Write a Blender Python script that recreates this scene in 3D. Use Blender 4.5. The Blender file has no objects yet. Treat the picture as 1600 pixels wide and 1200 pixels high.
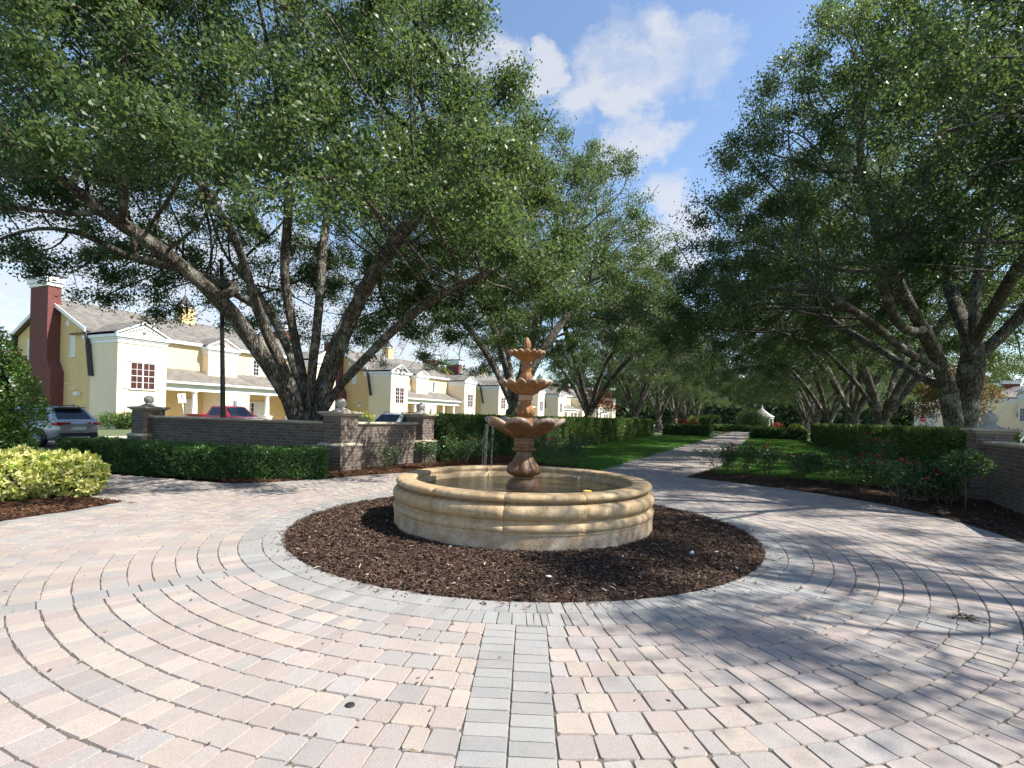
import bpy, bmesh, math, random
import numpy as np
from mathutils import Vector, Matrix

random.seed(7)
RNG = np.random.default_rng(7)
R = math.radians
sc = bpy.context.scene
col = sc.collection

# ------------------------------------------------------------------ frame of reference
CAM_Z = 1.65
F = 820.0                       # focal length in photo pixels
ROLL = R(1.5)
CX, CY = 800.0, 650.5
C0 = np.array([0.2, 8.01])      # fountain centre
U = np.array([0.4309, 0.9024])  # direction of the walk
N = np.array([0.9024, -0.4309]) # to the right of the walk
ANG = math.atan2(U[1], U[0])

def P(s, t):
    p = C0 + U * s + N * t
    return float(p[0]), float(p[1])

def px(x, y, d):
    """world point seen at photo pixel (x, y) at depth d"""
    a, b = (x - CX) / F, (CY - y) / F
    return Vector((d * (a * math.cos(ROLL) - b * math.sin(ROLL)), d,
                   CAM_Z + d * (a * math.sin(ROLL) + b * math.cos(ROLL))))

def gpx(x, y):
    """ground point seen at photo pixel"""
    a, b = (x - CX) / F, (CY - y) / F
    k = a * math.sin(ROLL) + b * math.cos(ROLL)
    return px(x, y, -CAM_Z / k)

# ------------------------------------------------------------------ node helpers
class NT:
    def __init__(s, tree):
        s.t = tree; s.n = tree.nodes; s.l = tree.links
    def new(s, typ, **kw):
        nd = s.n.new(typ)
        for k, v in kw.items():
            if k.startswith('i_'):
                key = k[2:]
                key = int(key) if key.isdigit() else key.replace('_', ' ')
                nd.inputs[key].default_value = v
            else:
                setattr(nd, k, v)
        return nd
    def link(s, a, b): s.l.new(a, b)
    def math(s, op, a, b=None, clamp=False):
        nd = s.n.new('ShaderNodeMath'); nd.operation = op; nd.use_clamp = clamp
        for i, v in enumerate((a, b)):
            if v is None: continue
            if isinstance(v, (int, float)): nd.inputs[i].default_value = v
            else: s.link(v, nd.inputs[i])
        return nd.outputs[0]
    def mix(s, fac, a, b, blend='MIX'):
        nd = s.n.new('ShaderNodeMix'); nd.data_type = 'RGBA'; nd.blend_type = blend
        for sock, v in ((nd.inputs[0], fac), (nd.inputs[6], a), (nd.inputs[7], b)):
            if isinstance(v, (int, float)): sock.default_value = v
            elif isinstance(v, (tuple, list)): sock.default_value = (*v[:3], 1)
            else: s.link(v, sock)
        return nd.outputs[2]
    def ramp(s, fac, stops, interp='LINEAR'):
        nd = s.n.new('ShaderNodeValToRGB'); cr = nd.color_ramp; cr.interpolation = interp
        while len(cr.elements) < len(stops): cr.elements.new(0.5)
        for e, (p, c) in zip(cr.elements, stops):
            e.position = p
            e.color = (c, c, c, 1) if isinstance(c, (int, float)) else (*c[:3], 1)
        s.link(fac, nd.inputs[0])
        return nd.outputs[0]
    def noise(s, vec, scale, detail=4, rough=0.55, out=0, dist=0.0):
        nd = s.n.new('ShaderNodeTexNoise')
        nd.inputs['Scale'].default_value = scale; nd.inputs['Detail'].default_value = detail
        nd.inputs['Roughness'].default_value = rough; nd.inputs['Distortion'].default_value = dist
        if vec is not None: s.link(vec, nd.inputs['Vector'])
        return nd.outputs[out]
    def mapping(s, vec, scale=(1, 1, 1), loc=(0, 0, 0), rot=(0, 0, 0)):
        nd = s.n.new('ShaderNodeMapping')
        nd.inputs['Scale'].default_value = scale; nd.inputs['Location'].default_value = loc
        nd.inputs['Rotation'].default_value = rot
        s.link(vec, nd.inputs['Vector'])
        return nd.outputs[0]
    def bump(s, h, strength=0.3, dist=0.02):
        nd = s.n.new('ShaderNodeBump'); nd.inputs['Strength'].default_value = strength
        nd.inputs['Distance'].default_value = dist
        s.link(h, nd.inputs['Height'])
        return nd.outputs[0]
    def coord(s, which='Object'):
        return s.n.new('ShaderNodeTexCoord').outputs[which]
    def attr(s, name, out='Fac'):
        nd = s.n.new('ShaderNodeAttribute'); nd.attribute_name = name
        return nd.outputs[out]

def new_mat(name):
    m = bpy.data.materials.new(name); m.use_nodes = True
    t = NT(m.node_tree); b = t.n['Principled BSDF']
    return m, t, b

def plain(name, c, rough=0.5, metal=0.0, var=0.08, vscale=3.0, bump=0.0, bscale=40, spec=0.5, emit=None):
    m, t, b = new_mat(name)
    co = t.coord()
    nz = t.noise(co, vscale, 5)
    lo = tuple(x * (1 - var) for x in c); hi = tuple(min(1, x * (1 + var)) for x in c)
    t.link(t.ramp(nz, [(0.3, lo), (0.7, hi)]), b.inputs['Base Color'])
    b.inputs['Roughness'].default_value = rough; b.inputs['Metallic'].default_value = metal
    b.inputs['Specular IOR Level'].default_value = spec
    if bump: t.link(t.bump(t.noise(co, bscale, 4), bump, 0.01), b.inputs['Normal'])
    if emit:
        b.inputs['Emission Color'].default_value = (*emit[0], 1); b.inputs['Emission Strength'].default_value = emit[1]
    return m

def brick_mat(name, c1, c2, mortar, bw=0.2, rh=0.075, ms=0.006, rough=0.85, bump=0.4, stain=0.35, offset=0.5):
    m, t, b = new_mat(name)
    co = t.coord()
    sep = t.new('ShaderNodeSeparateXYZ'); t.link(co, sep.inputs[0])
    cmb = t.new('ShaderNodeCombineXYZ')
    t.link(t.math('ADD', sep.outputs[0], sep.outputs[1]), cmb.inputs[0]); t.link(sep.outputs[2], cmb.inputs[1])
    br = t.new('ShaderNodeTexBrick'); br.offset = offset
    t.link(cmb.outputs[0], br.inputs['Vector'])
    br.inputs['Color1'].default_value = (*c1, 1); br.inputs['Color2'].default_value = (*c2, 1)
    br.inputs['Mortar'].default_value = (*mortar, 1); br.inputs['Scale'].default_value = 1
    br.inputs['Mortar Size'].default_value = ms; br.inputs['Brick Width'].default_value = bw
    br.inputs['Row Height'].default_value = rh; br.inputs['Bias'].default_value = -0.1
    nz = t.noise(co, 1.7, 6, 0.65)
    c = t.mix(t.math('MULTIPLY', t.ramp(nz, [(0.4, 0.0), (0.7, 1.0)]), stain), br.outputs['Color'], tuple(x * 0.45 for x in c1))
    fine = t.noise(co, 45, 3)
    c = t.mix(0.35, c, t.ramp(fine, [(0.3, 0.25), (0.7, 0.75)]), 'OVERLAY')
    t.link(c, b.inputs['Base Color']); b.inputs['Roughness'].default_value = rough
    h = t.math('ADD', t.math('MULTIPLY', br.outputs['Fac'], -1.0), t.math('MULTIPLY', fine, 0.4))
    t.link(t.bump(h, bump, 0.01), b.inputs['Normal'])
    return m

def leaf_mat(name, stops, rough=0.42, trans=0.3, tint=(0.25, 0.36, 0.06)):
    m, t, b = new_mat(name)
    f = t.attr('tone')
    c = t.ramp(f, stops)
    t.link(c, b.inputs['Base Color']); b.inputs['Roughness'].default_value = rough
    b.inputs['Specular IOR Level'].default_value = 0.4
    tr = t.new('ShaderNodeBsdfTranslucent')
    t.link(t.mix(0.5, c, tint), tr.inputs['Color'])
    mx = t.new('ShaderNodeMixShader'); mx.inputs[0].default_value = trans
    t.link(b.outputs[0], mx.inputs[1]); t.link(tr.outputs[0], mx.inputs[2])
    t.link(mx.outputs[0], t.n['Material Output'].inputs['Surface'])
    return m

# ------------------------------------------------------------------ object helpers
def tag(o, label=None, cat=None, group=None, kind=None):
    if label: o['label'] = label
    if cat: o['category'] = cat
    if group: o['group'] = group
    if kind: o['kind'] = kind
    return o

def empty(name, loc=(0, 0, 0), rz=0.0, label=None, cat=None, group=None):
    o = bpy.data.objects.new(name, None); col.objects.link(o)
    o.location = loc; o.rotation_euler = (0, 0, rz); o.empty_display_size = 0.3
    return tag(o, label, cat, group)

def kids(o): return [c for c in bpy.data.objects if c.parent == o]

def copy_tree(o, parent=None):
    c = o.copy(); col.objects.link(c); c.parent = parent
    if parent is not None:
        pass
    for ch in kids(o): copy_tree(ch, c)
    return c

class MB:
    """collects shapes and links them as one mesh"""
    def __init__(s): s.v = []; s.f = []; s.m = []; s.sm = []
    def add(s, vs, fs, mi=0, smooth=False):
        o = len(s.v); s.v += [tuple(p) for p in vs]
        for f in fs:
            s.f.append(tuple(i + o for i in f)); s.m.append(mi); s.sm.append(smooth)
    def box(s, x0, x1, y0, y1, z0, z1, mi=0):
        s.add([(x0, y0, z0), (x1, y0, z0), (x1, y1, z0), (x0, y1, z0), (x0, y0, z1), (x1, y0, z1), (x1, y1, z1), (x0, y1, z1)],
              [(3, 2, 1, 0), (4, 5, 6, 7), (0, 1, 5, 4), (1, 2, 6, 5), (2, 3, 7, 6), (3, 0, 4, 7)], mi)
    def prism(s, poly, axis, a, b, mi=0):
        """poly: 2-D outline in the other two axes, extruded a..b along axis"""
        n = len(poly)
        def mk(p, w):
            return {'x': (w, p[0], p[1]), 'y': (p[0], w, p[1]), 'z': (p[0], p[1], w)}[axis]
        vs = [mk(p, a) for p in poly] + [mk(p, b) for p in poly]
        fs = [tuple(range(n - 1, -1, -1)), tuple(range(n, 2 * n))] + [(i, (i + 1) % n, n + (i + 1) % n, n + i) for i in range(n)]
        s.add(vs, fs, mi)
    def lathe(s, prof, n=32, mi=0, c=(0, 0), mod=None, smooth=True, close=False):
        vs = []; k = len(prof)
        for j in range(n):
            a = 2 * math.pi * j / n
            for i, (r, z) in enumerate(prof):
                dr, dz = mod(i, a) if mod else (1, 0)
                vs.append((c[0] + r * dr * math.cos(a), c[1] + r * dr * math.sin(a), z + dz))
        fs = []
        for j in range(n):
            j2 = (j + 1) % n
            for i in range(k - 1 + (1 if close else 0)):
                i2 = (i + 1) % k
                fs.append((j * k + i, j2 * k + i, j2 * k + i2, j * k + i2))
        s.add(vs, fs, mi, smooth)
    def tube(s, pts, rad, n=8, mi=0, cap=True):
        pts = [Vector(p) for p in pts]; k = len(pts)
        if isinstance(rad, (int, float)): rad = [rad] * k
        vs = []; ref = None
        for i, p in enumerate(pts):
            d = (pts[min(i + 1, k - 1)] - pts[max(i - 1, 0)])
            if d.length < 1e-9: d = Vector((0, 0, 1))
            d.normalize()
            if ref is None:
                ref = Vector((1, 0, 0)) if abs(d.x) < 0.8 else Vector((0, 1, 0))
            a = (ref - d * ref.dot(d)).normalized(); b = d.cross(a); ref = a
            for j in range(n):
                w = 2 * math.pi * j / n
                vs.append(p + (a * math.cos(w) + b * math.sin(w)) * rad[i])
        fs = [(i * n + j, i * n + (j + 1) % n, (i + 1) * n + (j + 1) % n, (i + 1) * n + j) for i in range(k - 1) for j in range(n)]
        if cap: fs += [tuple(range(n - 1, -1, -1)), tuple(range((k - 1) * n, k * n))]
        s.add(vs, fs, mi, True)
    def sphere(s, c, r, n=16, m=10, mi=0, sz=1.0):
        prof = [(r * math.sin(math.pi * i / m), c[2] + sz * r * -math.cos(math.pi * i / m)) for i in range(m + 1)]
        prof[0] = (0.0005, prof[0][1]); prof[-1] = (0.0005, prof[-1][1])
        s.lathe(prof, n, mi, (c[0], c[1]))
    def quad(s, a, b, c, d, mi=0): s.add([a, b, c, d], [(0, 1, 2, 3)], mi)
    def build(s, name, mats, parent=None, bevel=0.0, seg=2, xf=None, angle=40):
        me = bpy.data.meshes.new(name)
        me.from_pydata(s.v, [], s.f)
        if not isinstance(mats, (list, tuple)): mats = [mats]
        for m in mats: me.materials.append(m)
        me.polygons.foreach_set('material_index', s.m)
        me.polygons.foreach_set('use_smooth', s.sm)
        if xf is not None: me.transform(xf)
        me.update()
        if bevel:
            bm = bmesh.new(); bm.from_mesh(me)
            bmesh.ops.remove_doubles(bm, verts=bm.verts, dist=1e-5)
            es = [e for e in bm.edges if len(e.link_faces) == 2 and e.calc_face_angle(0) > R(angle)]
            bmesh.ops.bevel(bm, geom=es, offset=bevel, segments=seg, affect='EDGES', profile=0.6, clamp_overlap=True)
            bm.to_mesh(me); bm.free()
        o = bpy.data.objects.new(name, me); col.objects.link(o)
        if parent: o.parent = parent
        return o

def np_mesh(name, V, Q, mat, tone=None, colr=None, parent=None, smooth=False):
    """fast mesh of same-size polygons: V (n,3), Q (m,k)"""
    me = bpy.data.meshes.new(name)
    V = np.asarray(V, np.float32); Q = np.asarray(Q, np.int32); m, k = Q.shape
    me.vertices.add(len(V)); me.vertices.foreach_set('co', V.ravel())
    me.loops.add(m * k); me.loops.foreach_set('vertex_index', Q.ravel())
    me.polygons.add(m); me.polygons.foreach_set('loop_start', np.arange(0, m * k, k, dtype=np.int32))
    me.polygons.foreach_set('loop_total', np.full(m, k, np.int32))
    if smooth: me.polygons.foreach_set('use_smooth', np.ones(m, bool))
    me.update(calc_edges=True)
    if tone is not None:
        a = me.attributes.new('tone', 'FLOAT', 'POINT'); a.data.foreach_set('value', np.asarray(tone, np.float32))
    if colr is not None:
        a = me.attributes.new('pcol', 'FLOAT_COLOR', 'POINT'); a.data.foreach_set('color', np.asarray(colr, np.float32).ravel())
    for x in (mat if isinstance(mat, (list, tuple)) else [mat]): me.materials.append(x)
    o = bpy.data.objects.new(name, me); col.objects.link(o)
    if parent: o.parent = parent
    return o

def unit(a): return a / np.maximum(np.linalg.norm(a, axis=-1, keepdims=True), 1e-9)

def leaf_quads(pos, axis, nrm, length, width, tone, rng, fold=0.12):
    """one four-cornered leaf per row"""
    n = len(pos)
    axis = unit(axis); side = unit(np.cross(nrm, axis)); up = np.cross(axis, side)
    L = np.asarray(length).reshape(-1, 1); W = np.asarray(width).reshape(-1, 1)
    V = np.empty((n, 4, 3))
    V[:, 0] = pos
    V[:, 1] = pos + axis * L * 0.48 + side * W * 0.5 + up * W * fold
    V[:, 2] = pos + axis * L - up * L * 0.08
    V[:, 3] = pos + axis * L * 0.48 - side * W * 0.5 + up * W * fold
    Q = np.arange(n * 4).reshape(n, 4)
    return V.reshape(-1, 3), Q, np.repeat(tone, 4)

def rand_dirs(rng, n): return unit(rng.normal(size=(n, 3)))

# ------------------------------------------------------------------ camera, sun, sky
cam_d = bpy.data.cameras.new('camera'); cam = bpy.data.objects.new('camera', cam_d); col.objects.link(cam)
cam_d.sensor_width = 36; cam_d.sensor_fit = 'HORIZONTAL'; cam_d.lens = F / 1600 * 36
cam_d.shift_y = (CY - 600) / 1600; cam_d.clip_start = 0.05; cam_d.clip_end = 5000
cam.matrix_world = Matrix.Translation((0, 0, CAM_Z)) @ Matrix.Rotation(R(90), 4, 'X') @ Matrix.Rotation(ROLL, 4, 'Z')
sc.camera = cam
sc.view_settings.view_transform = 'Standard'; sc.view_settings.look = 'None'
sc.view_settings.gamma = 1; sc.view_settings.exposure = 1.06
sc.cycles.max_bounces = 8; sc.cycles.diffuse_bounces = 4; sc.cycles.transparent_max_bounces = 8

SUN_EL = R(48); SUN_AZ = Vector((1.0, -0.21, 0)).normalized()
sun_dir = Vector((SUN_AZ.x * math.cos(SUN_EL), SUN_AZ.y * math.cos(SUN_EL), math.sin(SUN_EL)))
sd = bpy.data.lights.new('sun', 'SUN'); sd.energy = 5.0; sd.angle = R(0.53); sd.color = (1.0, 0.95, 0.87)
so = bpy.data.objects.new('sun', sd); col.objects.link(so)
so.rotation_euler = sun_dir.to_track_quat('Z', 'Y').to_euler(); so.location = (30, 0, 40)

w = bpy.data.worlds.new('World'); sc.world = w; w.use_nodes = True
t = NT(w.node_tree)
sky = t.new('ShaderNodeTexSky'); sky.sky_type = 'NISHITA'; sky.sun_disc = False
sky.sun_elevation = SUN_EL; sky.sun_rotation = math.atan2(SUN_AZ.x, SUN_AZ.y)
sky.air_density = 1.0; sky.dust_density = 0.4; sky.ozone_density = 1.4
bg = t.n['Background']; bg.inputs['Strength'].default_value = 0.115
t.link(sky.outputs[0], bg.inputs['Color'])
gen0 = t.coord('Generated')
wv = t.new('ShaderNodeVectorMath', operation='MULTIPLY_ADD')
nv = t.new('ShaderNodeVectorMath', operation='SUBTRACT'); t.link(t.noise(t.mapping(gen0, (1, 1, 1.6)), 7.0, 6, 0.6, out=1), nv.inputs[0]); nv.inputs[1].default_value = (.5, .5, .5)
t.link(nv.outputs[0], wv.inputs[0]); wv.inputs[1].default_value = (.22, .22, .11); t.link(gen0, wv.inputs[2])
gn = t.new('ShaderNodeVectorMath', operation='NORMALIZE'); t.link(wv.outputs[0], gn.inputs[0])
gen = gn.outputs[0]
def blob(x, y, rad, soft):
    d = (px(x, y, 1.0) - Vector((0, 0, CAM_Z))).normalized()
    vm = t.new('ShaderNodeVectorMath', operation='DOT_PRODUCT'); t.link(gen, vm.inputs[0]); vm.inputs[1].default_value = d
    mr = t.new('ShaderNodeMapRange', interpolation_type='SMOOTHSTEP')
    mr.inputs['From Min'].default_value = math.cos(R(rad + soft)); mr.inputs['From Max'].default_value = math.cos(R(max(0.2, rad - soft)))
    t.link(vm.outputs['Value'], mr.inputs['Value'])
    return mr.outputs[0]
tot = None
for b_ in ((950, 115, 1.6, 3), (1025, 92, 1.9, 3), (1100, 88, 1.4, 3), (905, 150, 1.2, 2.6), (985, 152, 1.0, 2.4), (840, 92, .7, 1.8), (765, 92, .9, 2.2), (735, 100, .7, 2),
           (1010, 228, 1.2, 2.8), (960, 240, .8, 2.4), (1062, 312, 1.9, 1.8), (1075, 335, 1.8, 2), (1050, 385, 2, 3),
           (330, 480, 6, 10), (120, 450, 6, 10), (450, 500, 5, 8), (650, 560, 5, 8)):
    v_ = blob(*b_)
    tot = v_ if tot is None else t.math('MAXIMUM', tot, v_)
sep = t.new('ShaderNodeSeparateXYZ'); t.link(gen, sep.inputs[0])
den = t.math('ADD', t.math('MAXIMUM', sep.outputs[2], 0.0), 0.18)
cmb = t.new('ShaderNodeCombineXYZ')
t.link(t.math('DIVIDE', sep.outputs[0], den), cmb.inputs[0]); t.link(t.math('DIVIDE', sep.outputs[1], den), cmb.inputs[1])
nz = t.noise(t.mapping(cmb.outputs[0], (0.8, 1.25, 1)), 5.5, 8, 0.58, dist=0.35)
far = t.ramp(t.noise(cmb.outputs[0], 0.9, 5, 0.5), [(0.54, 0.0), (0.72, 0.6)])
behind = t.math('LESS_THAN', sep.outputs[1], 0.2)
dens = t.math('ADD', t.math('MAXIMUM', tot, t.math('MULTIPLY', far, behind)), t.math('MULTIPLY', t.math('SUBTRACT', nz, 0.53), 2.2))
mask = t.ramp(dens, [(0.15, 0.0), (0.6, 0.34), (1.2, 0.76)])
bg2 = t.new('ShaderNodeBackground'); bg2.inputs['Color'].default_value = (0.95, 0.96, 1.0, 1); bg2.inputs['Strength'].default_value = 0.42
mx = t.new('ShaderNodeMixShader'); t.link(mask, mx.inputs[0]); t.link(bg.outputs[0], mx.inputs[1]); t.link(bg2.outputs[0], mx.inputs[2])
t.link(mx.outputs[0], t.n['World Output'].inputs['Surface'])

# ------------------------------------------------------------------ materials
def paver_mat():
    m, t, b = new_mat('paver')
    co = t.coord()
    c = t.attr('pcol', 'Color')
    sp = t.noise(co, 130, 3, 0.75)
    c = t.mix(0.55, c, t.ramp(sp, [(0.3, 0.22), (0.7, 0.8)]), 'OVERLAY')
    big = t.noise(co, 1.3, 6, 0.62)
    c = t.mix(t.ramp(big, [(0.42, 0.0), (0.75, 0.38)]), c, (0.17, 0.15, 0.13))
    c = t.mix(t.ramp(t.noise(co, 4.5, 4, 0.6), [(0.35, 0.0), (0.7, 0.45)]), c, (0.315, 0.272, 0.243))
    c = t.mix(t.ramp(t.noise(co, 9, 5, 0.7), [(0.55, 0.0), (0.75, 0.3)]), c, (0.16, 0.145, 0.125))
    t.link(c, b.inputs['Base Color']); b.inputs['Roughness'].default_value = 0.85
    b.inputs['Specular IOR Level'].default_value = 0.3
    h = t.math('ADD', t.noise(co, 140, 3, 0.6), t.math('MULTIPLY', t.noise(co, 22, 3), 1.2))
    t.link(t.bump(h, 0.35, 0.006), b.inputs['Normal'])
    return m
M = {}
M['paver'] = paver_mat()
M['sand'] = plain('joint_sand', (0.10, 0.085, 0.068), 0.95, var=0.4, vscale=9, bump=0.5, bscale=90)

def mulch_mat(name, a, b_, c_):
    m, t, b = new_mat(name)
    co = t.coord()
    n1 = t.noise(co, 38, 5, 0.7); n2 = t.noise(t.mapping(co, (60, 18, 30), rot=(0, 0, 0.6)), 1.0, 3)
    f = t.math('ADD', t.math('MULTIPLY', n1, 0.6), t.math('MULTIPLY', n2, 0.4))
    t.link(t.ramp(f, [(0.36, a), (0.52, b_), (0.7, c_)]), b.inputs['Base Color'])
    b.inputs['Roughness'].default_value = 0.95; b.inputs['Specular IOR Level'].default_value = 0.1
    t.link(t.bump(f, 1.0, 0.03), b.inputs['Normal'])
    return m
M['mulch'] = mulch_mat('mulch_dark', (0.018, 0.012, 0.009), (0.065, 0.04, 0.028), (0.15, 0.095, 0.066))
M['mulch_red'] = mulch_mat('mulch_red', (0.02, 0.01, 0.006), (0.08, 0.038, 0.02), (0.17, 0.09, 0.05))
M['chip'] = leaf_mat('mulch_chip', [(0.0, (0.018, 0.012, 0.009)), (0.45, (0.07, 0.041, 0.028)), (0.8, (0.165, 0.1, 0.066)), (0.96, (0.3, 0.22, 0.165)), (1.0, (0.48, 0.41, 0.34))], 0.9, 0.0)
M['chip_red'] = leaf_mat('mulch_chip_red', [(0.0, (0.02, 0.01, 0.006)), (0.5, (0.09, 0.042, 0.022)), (0.85, (0.2, 0.1, 0.05)), (1.0, (0.4, 0.28, 0.18))], 0.9, 0.0)
def grass_mat(name='lawn_turf', lo=(0.03, 0.085, 0.012), hi=(0.085, 0.19, 0.03)):
    m, t, b = new_mat(name)
    co = t.coord()
    n1 = t.noise(co, 60, 3, 0.7); n2 = t.noise(co, 0.8, 5)
    c = t.ramp(n1, [(0.3, lo), (0.7, hi)])
    c = t.mix(t.ramp(n2, [(0.45, 0.0), (0.75, 0.4)]), c, (0.1, 0.14, 0.03))
    t.link(c, b.inputs['Base Color']); b.inputs['Roughness'].default_value = 0.9
    t.link(t.bump(n1, 0.8, 0.03), b.inputs['Normal'])
    return m
M['grass'] = grass_mat()
M['field'] = grass_mat('field_grass', (0.06, 0.085, 0.03), (0.13, 0.16, 0.065))
M['blade'] = leaf_mat('grass_blade', [(0.0, (0.04, 0.12, 0.014)), (0.6, (0.09, 0.22, 0.03)), (1.0, (0.18, 0.28, 0.06))], 0.6, 0.35, (0.2, 0.4, 0.04))
M['asphalt'] = plain('asphalt', (0.055, 0.055, 0.058), 0.9, var=0.25, vscale=2, bump=0.4, bscale=120)
M['concrete'] = plain('concrete', (0.42, 0.4, 0.36), 0.85, var=0.15, vscale=2.5, bump=0.25, bscale=60)

def bark_mat(name, dark, mid, pale, lich=0.45):
    m, t, b = new_mat(name)
    co = t.coord()
    st = t.mapping(co, (9, 9, 2.2))
    vor = t.new('ShaderNodeTexVoronoi', feature='DISTANCE_TO_EDGE'); vor.inputs['Scale'].default_value = 1.6
    wob = t.new('ShaderNodeVectorMath', operation='ADD')
    t.link(st, wob.inputs[0]); t.link(t.noise(co, 5, 4, out=1), wob.inputs[1])
    t.link(wob.outputs[0], vor.inputs['Vector'])
    crack = t.ramp(vor.outputs['Distance'], [(0.0, 0.0), (0.22, 1.0)])
    n1 = t.noise(st, 1.5, 6, 0.65)
    c = t.ramp(n1, [(0.3, dark), (0.65, mid)])
    c = t.mix(t.math('SUBTRACT', 1.0, crack), c, tuple(x * 0.35 for x in dark))
    li = t.ramp(t.noise(co, 2.3, 7, 0.68), [(0.52, 0.0), (0.62, lich)])
    c = t.mix(li, c, pale)
    t.link(c, b.inputs['Base Color']); b.inputs['Roughness'].default_value = 0.92; b.inputs['Specular IOR Level'].default_value = 0.2
    h = t.math('ADD', crack, t.math('MULTIPLY', n1, 0.7))
    t.link(t.bump(h, 0.9, 0.03), b.inputs['Normal'])
    return m
M['bark'] = bark_mat('oak_bark', (0.085, 0.072, 0.058), (0.21, 0.185, 0.15), (0.36, 0.35, 0.305), 0.6)
M['oak'] = leaf_mat('oak_leaf', [(0.0, (0.022, 0.048, 0.018)), (0.5, (0.045, 0.088, 0.032)), (0.9, (0.088, 0.132, 0.052)), (1.0, (0.17, 0.18, 0.05))], 0.44, 0.38, (0.26, 0.38, 0.08))
M['hedge'] = leaf_mat('hedge_leaf', [(0.0, (0.03, 0.075, 0.016)), (0.6, (0.085, 0.165, 0.034)), (1.0, (0.17, 0.23, 0.055))], 0.4, 0.32)
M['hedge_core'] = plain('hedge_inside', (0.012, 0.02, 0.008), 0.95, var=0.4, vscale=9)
M['boxhedge'] = leaf_mat('low_hedge_leaf', [(0.0, (0.022, 0.062, 0.016)), (0.6, (0.062, 0.148, 0.033)), (1.0, (0.14, 0.25, 0.062))], 0.34, 0.28)
M['shrub'] = leaf_mat('tall_shrub_leaf', [(0.0, (0.035, 0.095, 0.018)), (0.6, (0.09, 0.2, 0.035)), (0.92, (0.18, 0.26, 0.055)), (1.0, (0.25, 0.09, 0.03))], 0.3, 0.3)
M['variegated'] = leaf_mat('variegated_leaf', [(0.0, (0.06, 0.16, 0.02)), (0.3, (0.16, 0.3, 0.035)), (0.55, (0.48, 0.52, 0.1)), (1.0, (0.72, 0.68, 0.3))], 0.4, 0.3, (0.6, 0.6, 0.1))
M['rose_leaf'] = leaf_mat('rose_leaf', [(0.0, (0.024, 0.062, 0.024)), (0.7, (0.065, 0.14, 0.05)), (1.0, (0.13, 0.2, 0.08))], 0.35, 0.25)
M['cane'] = plain('rose_cane', (0.11, 0.085, 0.05), 0.8, var=0.3, vscale=12)
M['bloom'] = leaf_mat('rose_bloom', [(0.0, (0.22, 0.006, 0.02)), (0.6, (0.42, 0.018, 0.04)), (1.0, (0.6, 0.1, 0.11))], 0.55, 0.25, (0.8, 0.05, 0.05))
M['redleaf'] = leaf_mat('red_leaf', [(0.0, (0.06, 0.012, 0.012)), (0.6, (0.2, 0.04, 0.02)), (1.0, (0.36, 0.14, 0.04))], 0.45, 0.3, (0.5, 0.08, 0.03))
M['goldleaf'] = leaf_mat('magnolia_leaf', [(0.0, (0.05, 0.07, 0.02)), (0.5, (0.13, 0.1, 0.045)), (1.0, (0.3, 0.22, 0.11))], 0.45, 0.3, (0.5, 0.3, 0.06))
M['yellowleaf'] = leaf_mat('yellow_shrub_leaf', [(0.0, (0.12, 0.2, 0.02)), (1.0, (0.5, 0.5, 0.05))], 0.45, 0.3, (0.5, 0.5, 0.05))
M['palmleaf'] = leaf_mat('palm_leaf', [(0.0, (0.04, 0.09, 0.02)), (0.8, (0.1, 0.17, 0.04)), (1.0, (0.36, 0.2, 0.07))], 0.4, 0.25)
M['litter'] = leaf_mat('fallen_leaf', [(0.0, (0.03, 0.02, 0.012)), (0.6, (0.11, 0.07, 0.03)), (1.0, (0.24, 0.2, 0.06))], 0.7, 0.1)
M['farwood'] = leaf_mat('distant_leaf', [(0.0, (0.03, 0.055, 0.025)), (1.0, (0.075, 0.11, 0.045))], 0.6, 0.2)

def stone_mat(name, base, warm, pale, z0, z1, rough=0.7, dark=0.72):
    """cast stone with vertical run marks, warm stain and a pale band: efflorescence low on the basin, deposit and painted top light on bowl rims"""
    m, t, b = new_mat(name)
    co = t.coord()
    run = t.noise(t.mapping(co, (7, 7, 0.8)), 1.6, 6, 0.6)
    bl = t.noise(co, 2.4, 6, 0.6)
    c = t.ramp(run, [(0.3, tuple(x * dark for x in base)), (0.62, base)])
    c = t.mix(t.ramp(bl, [(0.42, 0.0), (0.66, 0.75)]), c, warm)
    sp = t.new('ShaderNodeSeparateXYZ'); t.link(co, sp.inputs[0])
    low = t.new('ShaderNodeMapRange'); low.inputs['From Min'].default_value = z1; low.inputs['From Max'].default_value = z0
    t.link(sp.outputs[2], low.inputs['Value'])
    lime_toplight = t.math('MULTIPLY', low.outputs[0], t.ramp(t.noise(co, 5, 7, 0.7), [(0.42, 0.0), (0.6, 0.85)]))
    c = t.mix(lime_toplight, c, pale)
    if dark < 0.5: c = t.mix(t.ramp(t.noise(co, 13, 6, 0.7), [(0.45, 0.0), (0.68, 0.8)]), c, tuple(x * 0.3 for x in base))
    fine = t.noise(co, 70, 4, 0.65)
    c = t.mix(0.45, c, t.ramp(fine, [(0.3, 0.22), (0.7, 0.78)]), 'OVERLAY')
    t.link(c, b.inputs['Base Color']); b.inputs['Roughness'].default_value = rough
    mid = t.noise(co, 26, 5, 0.65)
    t.link(t.bump(t.math('ADD', t.math('ADD', fine, t.math('MULTIPLY', bl, 0.8)), t.math('MULTIPLY', mid, 1.2)), 0.5, 0.012), b.inputs['Normal'])
    return m
M['basin'] = stone_mat('basin_stone', (0.47, 0.345, 0.2), (0.43, 0.27, 0.12), (0.56, 0.47, 0.37), 0.1, 0.4, 0.7, 0.52)
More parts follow.
